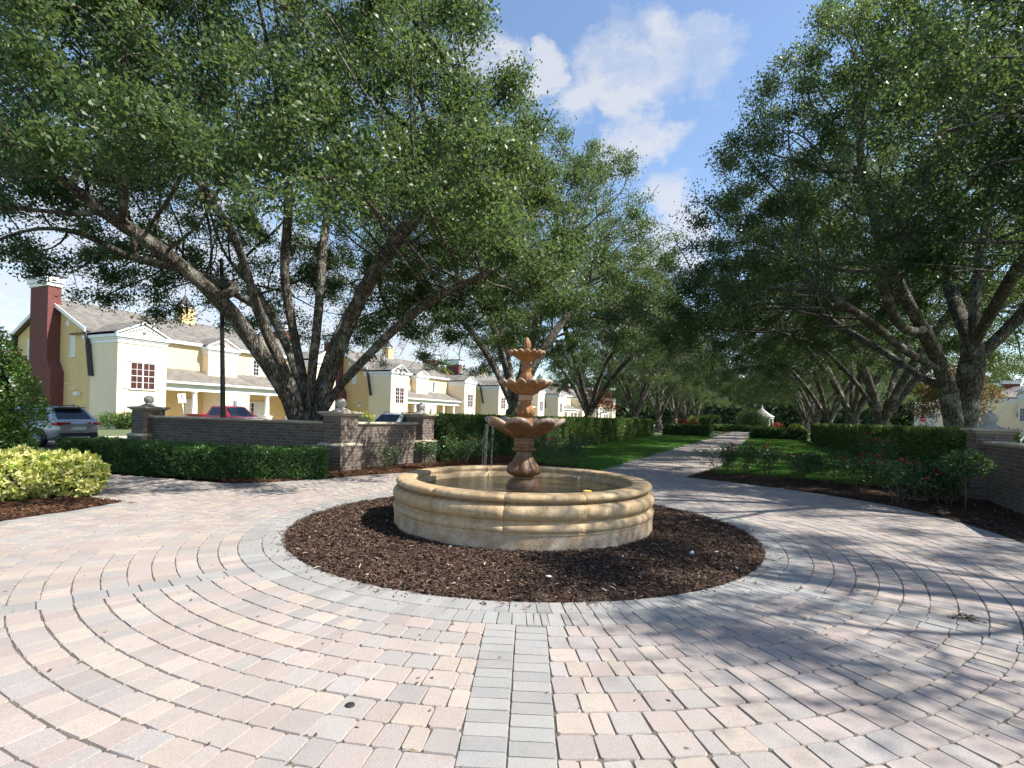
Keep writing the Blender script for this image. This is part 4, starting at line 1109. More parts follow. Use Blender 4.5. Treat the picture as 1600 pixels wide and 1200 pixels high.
def build_tree(name, base, seeds, A, rng, r_base, leaf_n, label, cat='tree', group=None, leaf=(0.07, 0.125), mat='oak', bark='bark', step=.38, kill=.5, p=2.15, spread=(.23, .23, .17), tipmax=0.03, clump=.85, wide=.54, tone=(1.7, 2.0)):
    Nn, par = colonise(rng, seeds, A, step, kill)
    pass
    n = len(Nn); ch = [[] for _ in range(n)]
    for i in range(1, n): ch[par[i]].append(i)
    s = np.zeros(n)
    for i in range(n - 1, -1, -1):
        s[i] = 1 if not ch[i] else s[i]
        if par[i] >= 0: s[par[i]] += s[i]
    tip = .012; p = math.log(max(3, s[0])) / math.log(r_base / tip); rad = tip * s ** (1 / p)
    main = [max(c, key=lambda k: s[k]) if c else -1 for c in ch]
    for _ in range(3):                           # ease the zigzags
        q = Nn.copy()
        for i in range(1, n):
            if main[i] >= 0: q[i] = .5 * Nn[i] + .25 * Nn[par[i]] + .25 * Nn[main[i]]
        Nn = q
    root = empty(name, base, 0, label, cat, group)
    mb = MB()
    done = [(0, -1)]
    while done:
        st, pr = done.pop()
        chain = ([pr] if pr >= 0 else []) + [st]; i = st
        while main[i] >= 0:
            for c in ch[i]:
                if c != main[i]: done.append((c, i))
            i = main[i]; chain.append(i)
        pts = [Nn[k] for k in chain]; rs = [rad[k] for k in chain]
        if pr >= 0: rs[0] = min(rs[0], rs[1] * 1.25) if len(rs) > 1 else rs[0]
        else:
            rs = [r_ * (1 + .75 * math.exp(-max(0, pp[2]) / .35)) for r_, pp in zip(rs, pts)]
        ns = 14 if rs[min(1, len(rs) - 1)] > .12 else 9 if rs[min(1, len(rs) - 1)] > .05 else 5 if rs[-1 if len(rs) < 2 else 1] > .018 else 3
        mb.tube(pts, rs, ns, 0, False)
    o0 = mb.build('trunk', M[bark], root)
    co = np.empty(len(o0.data.vertices) * 3); o0.data.vertices.foreach_get('co', co); co = co.reshape(-1, 3)
    # gnarl the thick wood
    w_ = hnoise(co[:, 0] * 2.5 + co[:, 2], co[:, 1] * 2.5 - co[:, 2], 3)
    big = np.clip(1 - co[:, 2] / 6, 0, 1)
    co[:, 0] += .03 * w_ * big; co[:, 1] += .03 * hnoise(co[:, 1] * 2.2, co[:, 2] * 2.1 + co[:, 0], 5) * big
    o0.data.vertices.foreach_set('co', co.ravel())
    # leaves round the twigs
    tw = np.where(rad < tipmax)[0]; tw = tw[Nn[tw][:, 2] > 2.6]
    term = np.array([i for i in tw if not ch[i]])
    wgt = np.full(len(tw), .3); it_ = np.isin(tw, term); wgt[it_] = np.where(rng.random(it_.sum()) < clump, 3.0, .15)
    dens = np.exp(rng.normal(0, .4, len(tw)))
    mass = vnoise(Nn[tw] * np.array([1, 1, 1.5]), 1.5, leaf_n % 97)
    dens *= np.clip((mass - .39) / .15, .03, 1.0)
    idx = rng.choice(tw, leaf_n, p=(wgt * dens) / (wgt * dens).sum())
    pos = Nn[idx] + rng.normal(size=(leaf_n, 3)) * np.array(spread)
    cdir = unit(rng.normal(size=(n, 3)) * np.array([1, 1, .5]) + unit(Nn - np.array([0, 0, 6.0])) * .8 + np.array([0, 0, .5]))[idx]
    ax = unit(rng.normal(size=(leaf_n, 3)) + cdir * .5 + np.array([0, 0, -.15])); nr = unit(rng.normal(size=(leaf_n, 3)) * .55 + cdir * .75 + np.array([0, 0, .25]))
    sz = rng.uniform(*leaf, leaf_n)
    tw_t = rng.normal(0, .16, n)
    tn = np.clip(rng.beta(*tone, leaf_n) + tw_t[idx] + (vnoise(pos, 2.2, 5) - .5) * .5, 0, .97); tn[rng.random(leaf_n) < .004] = 1
    V, Q, T = leaf_quads(pos, ax, nr, sz, sz * wide, tn, rng)
    np_mesh('crown', V, Q, M[mat], T, parent=root)
    return root

def dome(rng, n, cx, cy, zc, rx, ry, rup, droop, inner=.5, lump=.16, seed=0):
    """attractors in the outer shell of a spreading dome crown"""
    out = []
    while len(out) < n:
        d = rand_dirs(rng, 4000); d = d[d[:, 2] > -.35]
        q = (inner + (1 - inner) * rng.random(len(d)) ** .7) * (1 + lump * hnoise(d[:, 0] * 2.4 + seed, d[:, 1] * 2.4 + d[:, 2] * 2, seed))
        x, y = d[:, 0] * q * rx, d[:, 1] * q * ry
        rho = np.hypot(d[:, 0] * q, d[:, 1] * q)
        z = np.where(d[:, 2] > 0, d[:, 2] * q * rup, d[:, 2] * q * 2.6) + zc - droop * rho ** 2
        out += list(np.stack([x + cx, y + cy, z], 1))
    return np.array(out[:n])

GRP = 'live oaks lining the walk'
# the big many-stemmed oak behind the left wall, limbs after the photograph
bx, by = P(5.1, -10.0)
def limb(*pp):
    return [(px(x, y, by + dy).x - bx, by + dy - by, px(x, y, by + dy).z) for x, y, dy in pp]
rg = np.random.default_rng(31)
seeds = [[(0, 0, -.1), (0.03, 0, .5), (.06, 0, 1.2)] + limb((486, 590, 0), (497, 500, .3), (502, 430, .8), (505, 370, 1.2), (520, 300, 1.6)),
         [(0, 0, .15)] + limb((458, 634, -.3), (440, 600, -.5), (402, 545, -1.0), (352, 472, -1.6), (298, 428, -2.4), (235, 372, -3.2), (150, 330, -4)),
         [(0, 0, .2)] + limb((468, 628, -.2), (440, 570, -.2), (402, 490, -.5), (384, 410, -.9), (352, 340, -1.5), (305, 280, -2.2)),
         [(0, 0, .4)] + limb((480, 610, .3), (462, 540, .6), (450, 470, .9), (440, 430, .8), (452, 345, .2), (450, 260, -.5)),
         [(0, 0, .3)] + limb((503, 622, .2), (524, 560, .3), (556, 475, 0), (600, 400, -.6), (660, 320, -1.2), (735, 255, -2)),
         [(0, 0, .25)] + limb((508, 628, -.3), (556, 575, -.7), (616, 512, -1.2), (690, 455, -1.6), (770, 425, -2.0)),
         [(0, 0, .4)] + limb((500, 600, .8), (520, 540, 2.0), (560, 460, 3.4), (610, 400, 4.6)),
         [(0, 0, .4)] + limb((470, 590, .9), (440, 520, 2.4), (400, 450, 4.2), (350, 400, 5.6)),
         limb((352, 472, -1.6), (395, 445, -1.0), (330, 440, -.6), (270, 415, -.4), (180, 400, -1)),
         limb((402, 490, -.5), (360, 455, 1.0), (310, 430, 2.0))]
A = dome(rg, 7000, -.3, -.6, 8.2, 8.8, 9.0, 7.2, 2.5, .5, seed=2)
tree1 = build_tree('live_oak', (bx, by, 0), seeds, A, rg, .52, 430000, 'huge many-stemmed live oak spreading behind the long brick wall at left', group=GRP)

def auto_seeds(rg, nl, fork, tilt, rise, reach):
    sd_ = [[(0, 0, -.1), (rg.normal(0, .06), rg.normal(0, .06), fork * .6), (rg.normal(0, .12), rg.normal(0, .12), fork)]]
    top = sd_[0][-1]; a0 = rg.uniform(0, 6.28)
    for k in range(nl):
        a = a0 + 2 * math.pi * k / nl + rg.normal(0, .25); rr_ = reach * rg.uniform(.7, 1.15); zz = rise * rg.uniform(.75, 1.2)
        c, s_ = math.cos(a), math.sin(a)
        sd_.append([top, (top[0] + rr_ * .18 * c, top[1] + rr_ * .18 * s_, top[2] + zz * .25), (top[0] + rr_ * .5 * c, top[1] + rr_ * .5 * s_, top[2] + zz * .62), (top[0] + rr_ * c, top[1] + rr_ * s_, top[2] + zz)])
    sd_.append([top, (rg.normal(0, .3), rg.normal(0, .3), top[2] + 2.0), (rg.normal(0, .6), rg.normal(0, .6), top[2] + 4.2)])
    return sd_

# first oak of the right row: two stems splitting low
bx, by = P(16.4, 9.6)
rg = np.random.default_rng(32)
seeds = [[(0, 0, -.1), (-.05, 0, .7)] + limb((1484, 610, 0), (1466, 560, -.2), (1440, 510, -.6), (1405, 450, -1.2), (1385, 400, -1.6)),
         [(0, 0, .3)] + limb((1512, 610, .2), (1522, 560, .3), (1520, 500, .5), (1528, 430, .8), (1540, 360, 1.0)),
         limb((1520, 570, .3), (1548, 540, .4), (1590, 500, .4), (1640, 440, 0), (1700, 390, -.5)),
         limb((1470, 580, -.2), (1430, 560, -1.0), (1385, 525, -2.2), (1330, 480, -3.4), (1270, 450, -4.4)),
         limb((1484, 610, 0), (1450, 600, .8), (1400, 560, 2.0), (1330, 520, 3.2)),
         limb((1522, 540, .3), (1500, 500, 1.8), (1480, 430, 3.4), (1450, 380, 4.6)),
         limb((1440, 510, -.6), (1410, 520, -2.4), (1390, 480, -4.2), (1370, 420, -5.6)),
         limb((1520, 530, .4), (1560, 470, -1.8), (1600, 400, -3.6))]
A = dome(rg, 8000, -.6, -.4, 8.6, 9.4, 9.2, 9.4, 3.2, .5, seed=5)
tree_r1 = build_tree('live_oak', (bx, by, 0), seeds, A, rg, .5, 400000, 'large dark live oak forking low behind the right-hand hedge near the brick pillar', group=GRP)

# the oak just out of frame at right, whose thin outer branches hang into view and shade the pavers
bx, by = P(5.2, 14.2)
rg = np.random.default_rng(33)
A = dome(rg, 2200, -.3, .6, 8.8, 8.4, 8.4, 6, 1.6, .4, seed=8)
tree_r0 = build_tree('live_oak', (bx, by, 0), auto_seeds(rg, 6, 1.7, .5, 5, 4.0), A, rg, .5, 78000, 'thin-leaved live oak nearest the viewer at right, its twigs hanging in the top corner', group=GRP, leaf=(0.075, .125), clump=.3)

# two more forms, copied down both rows
rg = np.random.default_rng(34)
A = dome(rg, 6500, 0, 0, 9.4, 10.4, 10.4, 9.2, 3.8, .5, seed=11)
oak_a = build_tree('live_oak', (*P(20.7, -10.0), 0), auto_seeds(rg, 5, 2.1, .5, 6, 4.2), A, rg, .5, 165000, 'live oak with a thick dark trunk seen right behind the fountain bowls', group=GRP, leaf=(.09, .15), clump=.6)
rg = np.random.default_rng(35)
A = dome(rg, 5500, 0, 0, 9.0, 9.8, 9.8, 8.8, 3.6, .5, seed=14)
oak_b = build_tree('live_oak', (*P(35.2, -10.0), 0), auto_seeds(rg, 6, 1.7, .5, 5.6, 4.2), A, rg, .46, 120000, 'live oak with a straight trunk just right of the fountain, in front of houses', group=GRP, leaf=(.095, .155), clump=.5)
MORE = [(oak_a, 52.7, -10, 1.2, .95, 'fourth live oak along the left row, leaning stems behind the end of the hedge'),
        (oak_b, 68.5, -10, 2.4, 1.0, 'fifth live oak along the left row, above the low hedge'),
        (oak_a, 84.5, -10, 3.9, .95, 'sixth live oak along the left row, above the dark red shrubs'),
        (oak_b, 101, -10.4, .6, 1.0, 'seventh live oak along the left row, far down the walk'),
        (oak_a, 118, -10, 5.2, .95, 'farthest live oak of the left row'),
        (oak_b, 29.9, 9.7, 4.0, 1.08, 'second live oak in the right row, low forking trunk behind the hedge'),
        (oak_a, 43.4, 9.8, .4, 1.0, 'third live oak in the right row, behind the far half of the hedge'),
        (oak_b, 57.5, 9.6, 1.9, 1.0, 'fourth live oak in the right row, at the far end of the hedge'),
        (oak_a, 72, 9.6, 2.7, .95, 'fifth live oak in the right row, beyond the low hedge'),
        (oak_b, 87, 9.6, 5.0, 1.0, 'sixth live oak in the right row, far down the walk'),
        (oak_a, 103, 9.8, 1.0, .95, 'farthest live oak of the right row, left of the pale pavilion roof')]
for o, s, t_, rz, k, lb in MORE:
    c = copy_tree(o); c.location = (*P(s, t_), 0); c.rotation_euler = (0, 0, rz); c.scale = (k, k, k); c['label'] = lb

# ================================================================== HOUSES
def window(parent, origin, face, w_, h, nx, nz, pane='glass', shutters=0.0, dbl=False):
    """window in a wall; face 'y' looks to -y, 'x' looks to -x, 'X' looks to +x"""
    xf = {'y': Matrix.Identity(4), 'x': Matrix.Rotation(R(-90), 4, 'Z'), 'X': Matrix.Rotation(R(90), 4, 'Z')}[face]
    xf = Matrix.Translation(origin) @ xf
    mb = MB(); f = .09
    mb.box(-w_ / 2 - f, w_ / 2 + f, -.05, .02, h, h + f); mb.box(-w_ / 2 - f - .04, w_ / 2 + f + .04, -.09, .02, -f, 0)
    mb.box(-w_ / 2 - f, -w_ / 2, -.05, .02, .001, h - .001); mb.box(w_ / 2, w_ / 2 + f, -.05, .02, .001, h - .001)
    mb.box(-w_ / 2 - f - .08, w_ / 2 + f + .08, -.1, .02, h + f + .001, h + f + .07)
    for i in range(1, nx):
        x = -w_ / 2 + w_ * i / nx; q = .05 if (dbl and i == nx // 2) else .014
        mb.box(x - q, x + q, -.035, .0, .002, h - .002)
    for k in range(1, nz):
        z = h * k / nz; q = .025 if (k * 2 == nz) else .014
        mb.box(-w_ / 2 + .002, w_ / 2 - .002, -.032, -.002, z - q, z + q)
    wo = mb.build('window', M['trim'], parent, xf=xf)
    mb = MB(); mb.box(-w_ / 2, w_ / 2, -.012, .015, 0, h); mb.build('pane', M[pane], wo, xf=xf)
    if shutters:
        for sx in (-1, 1):
            mb = MB(); x0 = sx * (w_ / 2 + f + .012); x1 = x0 + sx * shutters; a, b = min(x0, x1), max(x0, x1)
            mb.box(a, b, -.045, .0, -.03, h + .03)
            for k in range(14):
                z = .02 + (h - .04) * k / 14; mb.box(a + .05, b - .05, -.06, -.046, z, z + (h / 14) * .55)
            mb.build('shutter', M['trim'], parent, xf=xf)
def pediment(parent, x0, x1, y0, y1, z, rise, over=.22):
    xm = (x0 + x1) / 2; a, b = x0 - over, x1 + over
    mb = MB()
    mb.box(x0 - .06, x1 + .06, y0 - .06, y1, z, z + .28); mb.box(x0 - .12, x1 + .12, y0 - .12, y1, z + .283, z + .42)
    mb.box(a, b, y0 - over, y1, z + .423, z + .66); mb.build('cornice', M['trim'], parent, bevel=.015, seg=1)
    zt = z + .663
    mb = MB(); mb.prism([(a + .25, zt), (b - .25, zt), (xm, zt + rise - .14)], 'y', y0 - .1, y0 + .1)
    # raking mouldings
    for q, e in ((a, b), (b, a)):
        mb.prism([(q, zt), (q, zt + .14), (xm, zt + rise + .04), (xm, zt + rise - .14)], 'y', y0 - over, y0 + .05)
    mb.build('pediment', M['trim'], parent)
    mb = MB(); n = 13                                   # carved garland in the pediment
    for i in range(n):
        f = (i - (n - 1) / 2) / ((n - 1) / 2); x = xm + f * (x1 - x0) * .33; zz = zt + .2 + (rise * .42) * (1 - abs(f))
        mb.sphere((x, y0 - .12, zz), .075, 8, 6)
    mb.sphere((xm, y0 - .12, zt + .33), .16, 12, 8)
    mb.build('garland', M['capstone'], parent)
    mb = MB()
    for q in (a - .02, b + .02):
        mb.prism([(q, zt + .145), (q, zt + .20), (xm, zt + rise + .10), (xm, zt + rise + .045)], 'y', y0 - over - .02, y1 + 2.0)
    mb.build('gable_roof', M['shingle'], parent)
HL = 22.5
def make_house(label):
    h = empty('house', (0, 0, 0), 0, label, 'house', 'yellow two-storey houses along the road')
    mb = MB(); mb.prism([(3.4, -.1), (16, -.1), (16, 4.0), (15.3, 7.55), (9.7, 10.25), (4.1, 7.55), (3.4, 4.0)], 'x', 0, HL)
    mb.build('wall', M['stucco'], h)
    mb = MB(); mb.box(3.6, HL - 3.6, 3.25, 4.6, 4.3, 7.35); mb.build('upper_wall', M['siding'], h)
    mb = MB()
    mb.prism([(3.75, 7.5), (9.7, 10.37), (15.65, 7.5), (15.65, 7.66), (9.7, 10.56), (3.75, 7.66)], 'x', -.4, HL + .4)
    rf = mb.build('roof', M['shingle'], h)
    mb = MB(); mb.lathe([(.05, 9.2), (.05, 9.95)], 8, c=(6.2, 6.3)); mb.lathe([(.05, 9.4), (.05, 9.85)], 8, c=(15.2, 6.0)); mb.build('vent_pipe', M['trim'], rf)
    mb = MB(); mb.box(3.6, HL - 3.6, 2.9, 3.7, 7.36, 7.62); mb.build('fascia', M['trim'], h)
    for x0, x1 in ((-.36, .45), (HL - .45, HL + .36)):
        for pr in ([(3.12, 3.95), (3.3, 3.95), (4.02, 7.56), (3.84, 7.56)], [(16.28, 3.95), (16.1, 3.95), (15.38, 7.56), (15.56, 7.56)]):
            mb = MB(); mb.prism(pr, 'x', x0, x1); mb.build('steep_roof', M['slate'], h)
    for x0, x1 in ((-.46, -.40), (HL + .40, HL + .46)):  # rake boards
        mb = MB()
        for sgn in (0, 1):
            Y = (lambda y: y) if not sgn else (lambda y: 19.4 - y)
            mb.prism([(Y(3.7), 7.4), (Y(9.7), 10.3), (Y(9.7), 10.6), (Y(3.7), 7.7)], 'x', x0, x1)
        mb.build('rake_board', M['trim'], h)
    for x0, x1 in ((0, 3.6), (HL - 3.6, HL)):
        mb = MB(); mb.box(x0 - .02, x1 + .02, 0, 3.7, -.1, 6.5); mb.build('bay', M['stucco_pale'], h)
        pediment(h, x0, x1, 0, 4.6, 6.5, 1.15)
        window(h, ((x0 + x1) / 2, -.01, 3.05), 'y', 1.75, 2.0, 4, 4, 'curtain', .42, True)
    mb = MB(); mb.box(8.8, 11.8, 2.35, 4.5, 4.1, 6.7); mb.build('dormer', M['stucco_pale'], h)
    pediment(h, 8.8, 11.8, 2.35, 6.0, 6.7, 1.0)
    mb = MB(); mb.lathe([(.24, -.03), (.27, 0), (.24, .03)], 20, close=True); o = mb.build('round_moulding', M['trim'], h, xf=Matrix.Translation((10.3, 2.33, 6.0)) @ Matrix.Rotation(R(90), 4, 'X'))
    # porch
    mb = MB(); mb.prism([(3.3, 5.0), (.55, 3.78), (.55, 3.9), (3.3, 5.14)], 'x', 3.62, HL - 3.62); mb.build('porch_roof', M['shingle'], h)
    mb = MB(); mb.box(3.62, HL - 3.62, .5, .62, 3.7, 3.88); mb.box(3.62, HL - 3.62, .85, 1.15, 3.1, 3.698); mb.box(3.62, HL - 3.62, .625, 3.39, 3.62, 3.7)
    mb.build('porch_beam', M['trim'], h, bevel=.012, seg=1)
    mb = MB(); mb.box(3.62, HL - 3.62, .6, 3.4, -.1, .12); mb.build('porch_floor', M['concrete'], h)
    for x in (6.7, 14.2, 17.2):
        mb = MB(); mb.box(x - .36, x + .36, .66, 1.36, .12, .95); mb.box(x - .42, x + .42, .6, 1.42, .952, 1.05)
        mb.lathe([(.3, 1.052), (.3, 1.12), (.24, 1.17), (.225, 1.2), (.235, 1.9), (.19, 2.9), (.19, 2.95), (.25, 2.98), (.27, 3.05), (.27, 3.098)], 20, c=(x, 1.01))
        mb.build('column', M['trim'], h)
    mb = MB(); mb.box(9.1, 12.1, .9, 3.4, .12, 3.1); mb.build('entry_block', M['stucco_pale'], h)
    mb = MB(); mb.box(10.35, 10.75, .84, .9, 1.75, 2.45); mb.box(10.45, 10.65, .72, .838, 1.95, 2.35); mb.lathe([(.005, 2.62), (.06, 2.55), (.1, 2.36), (.1, 2.352)], 8, c=(10.55, .78))
    mb.build('wall_lantern', M['metal_grey'], h)
    for x, wd in ((8.0, .95), (13.1, .95), (15.2, .95)):
        mb = MB(); mb.box(x - wd / 2 - .1, x + wd / 2 + .1, 3.33, 3.4, .12, 2.5)
        fr = mb.build('door_frame', M['trim'], h)
        mb = MB(); mb.box(x - wd / 2, x + wd / 2, 3.29, 3.329, .14, 2.35)
        for k in range(3):
            for s_ in (-1, 1): mb.box(x + s_ * .22 - .16, x + s_ * .22 + .16, 3.27, 3.289, .3 + k * .68, .8 + k * .68)
        d = mb.build('door', M['door'], h)
        mb = MB(); mb.sphere((x + .36, 3.24, 1.15), .035, 8, 6); mb.build('handle', M['metal_dark'], d)
        if x > 12:
            for s_ in (-1, 1): window(h, (x + s_ * .8, 3.4, .5), 'y', .3, 1.8, 1, 4)
    window(h, (4.6, 3.4, .95), 'y', .8, 1.5, 2, 4)
    for x in (4.9, 14.6): window(h, (x, 3.25, 5.2), 'y', .62, 1.5, 2, 4, 'glass', .3)
    for face, x in (('x', -.005), ('X', HL + .005)):
        window(h, (x, 6.3, 5.6), face, .55, 1.5, 2, 4, 'door', 0)
        window(h, (x, 13.2, 5.6), face, .55, 1.5, 2, 4, 'door', 0)
        mb = MB(); mb.lathe([(.0005, .05), (.22, .05), (.26, .03), (.28, 0.0)], 20)
        mb.build('round_vent', M['trim'], h, xf=Matrix.Translation((x, 7.2, 8.3)) @ Matrix.Rotation(R(-90 if face == 'x' else 90), 4, 'Y'))
        sg = -1 if face == 'x' else 1
        x0, x1 = (x - .9, x) if sg < 0 else (x, x + .9)
        mb = MB(); mb.box(x0, x1, 8.3, 11.1, 5.3, 11.4)
        mb.add([(x0, 7.6, 4.3), (x1, 7.6, 4.3), (x1, 11.8, 4.3), (x0, 11.8, 4.3), (x0, 8.302, 5.3), (x1, 8.302, 5.3), (x1, 11.098, 5.3), (x0, 11.098, 5.3)], [(0, 1, 5, 4), (1, 2, 6, 5), (2, 3, 7, 6), (3, 0, 4, 7)])
        mb.box(x0 - .001, x1, 7.6, 11.8, -.1, 4.3)
        cb = mb.build('chimney', M['chimney'], h)
        mb = MB(); mb.box(x0 - .1, x1 + .1, 8.2, 11.2, 11.3, 11.6); mb.box(x0 - .2, x1 + .2, 8.1, 11.3, 11.603, 12.1); mb.build('chimney_cap', M['trim'], cb, bevel=.02, seg=1)
        mb = MB(); mb.box(x0 - .26, x1 + .26, 8.04, 11.36, 12.103, 12.24); mb.build('chimney_slab', M['slate'], cb)
        mb = MB(); mb.box(min(x, x + sg * .15), max(x, x + sg * .15), 5.9, 6.4, .9, 1.7); mb.build('meter_box', M['metal_grey'], h, bevel=.02)
        mb = MB(); mb.box(min(x, x + sg * .12), max(x, x + sg * .12), 4.9, 5.1, 2.4, 2.55); mb.prism([(4.75, 2.42), (5.3, 2.42), (5.3, 2.62), (4.95, 2.72)], 'x', min(x + sg * .121, x + sg * .4), max(x + sg * .121, x + sg * .4)); mb.build('flood_light', M['trim'], h, bevel=.01)
        mb = MB()
        for yy, zz in ((6.6, 3.3), (7.0, 3.3), (5.6, 2.9), (5.9, 2.9), (6.2, 2.9)): mb.box(min(x, x + sg * .1), max(x, x + sg * .1), yy, yy + .14, zz, zz + .14)
        mb.build('outlet_vents', M['stucco_pale'], h)
    mb = MB(); mb.box(10.5, 11.8, 9.05, 10.35, 9.9, 11.9); cu = mb.build('cupola', M['stucco'], h)
    mb = MB(); mb.box(10.38, 11.92, 8.93, 10.47, 11.903, 12.08); mb.build('cupola_cornice', M['trim'], cu)
    mb = MB(); mb.lathe([(.95, 12.083), (.6, 12.4), (.25, 12.9), (.04, 13.3), (.03, 13.7)], 8, c=(11.15, 9.7)); mb.build('cupola_roof', M['slate'], cu)
    return h
house1 = make_house('nearest yellow house with tall dark red chimney and pedimented bays, left of the great oak')
def put_house(o, s, t_, flip=False):
    o.location = (*P(s, t_), 0); o.rotation_euler = (0, 0, ANG + (math.pi if flip else 0))
put_house(house1, 15.7, -41.0)
for s, lb in ((48.2, 'second yellow house, seen between the great oak and the fountain'), (79.5, 'third yellow house, seen directly behind the fountain bowls'),
              (111, 'fourth yellow house, seen right of the fountain between trunks'), (142.5, 'farthest yellow house of the left row, small beyond the hedge end')):
    put_house(copy_tree(house1), s, -41.0); bpy.context.view_layer.objects.active = None
    [o for o in bpy.data.objects if o.get('category') == 'house'][-1]
hs = sorted([o for o in col.objects if o.get('category') == 'house' and o is not house1], key=lambda o: o.location.y)
for o, lb in zip(hs, ('second yellow house, seen between the great oak and the fountain', 'third yellow house, seen directly behind the fountain bowls',
                      'fourth yellow house, seen right of the fountain between trunks', 'farthest yellow house of the left row, small beyond the hedge end')): o['label'] = lb
for s, lb in ((106, 'shaded yellow house at the right edge behind the pillar with ball'), (138.5, 'shaded house seen between the trunks of the right row behind the stop sign'), (171, 'farthest house of the right row between thin trunks')):
    c = copy_tree(house1); put_house(c, s, 41.0, True); c['label'] = lb

# foundation planting by the first house and grass tufts
for k, (x, y, lb) in enumerate(((165, 668, 'spiky green tuft at the base of the nearest house bay, left end'), (178, 669, 'low spiky green plant below the corner of the nearest house bay'), (198, 668, 'rounded dark shrub below the window of the nearest house'), (211, 668, 'rounded dark shrub at the right end of the planting by the nearest house'))):
    g = px(x, y, 38.6 + k * .5); shrub('foundation_shrub', [(g.x, g.y, .55, .75, .7, .62)], M['hedge'], lb, 900, (.12, .24), 60 + k, .25 if k < 2 else .5, core=k > 1, shell=.8 if k < 2 else .3)
g = px(563, 655, 46); shrub('foundation_shrub', [(g.x, g.y, .8, 1.6, .8, .9)], M['yellowleaf'], 'light green shrub at the foot of the second house, right of the corner pillar', 1200, (.12, .2), 66)

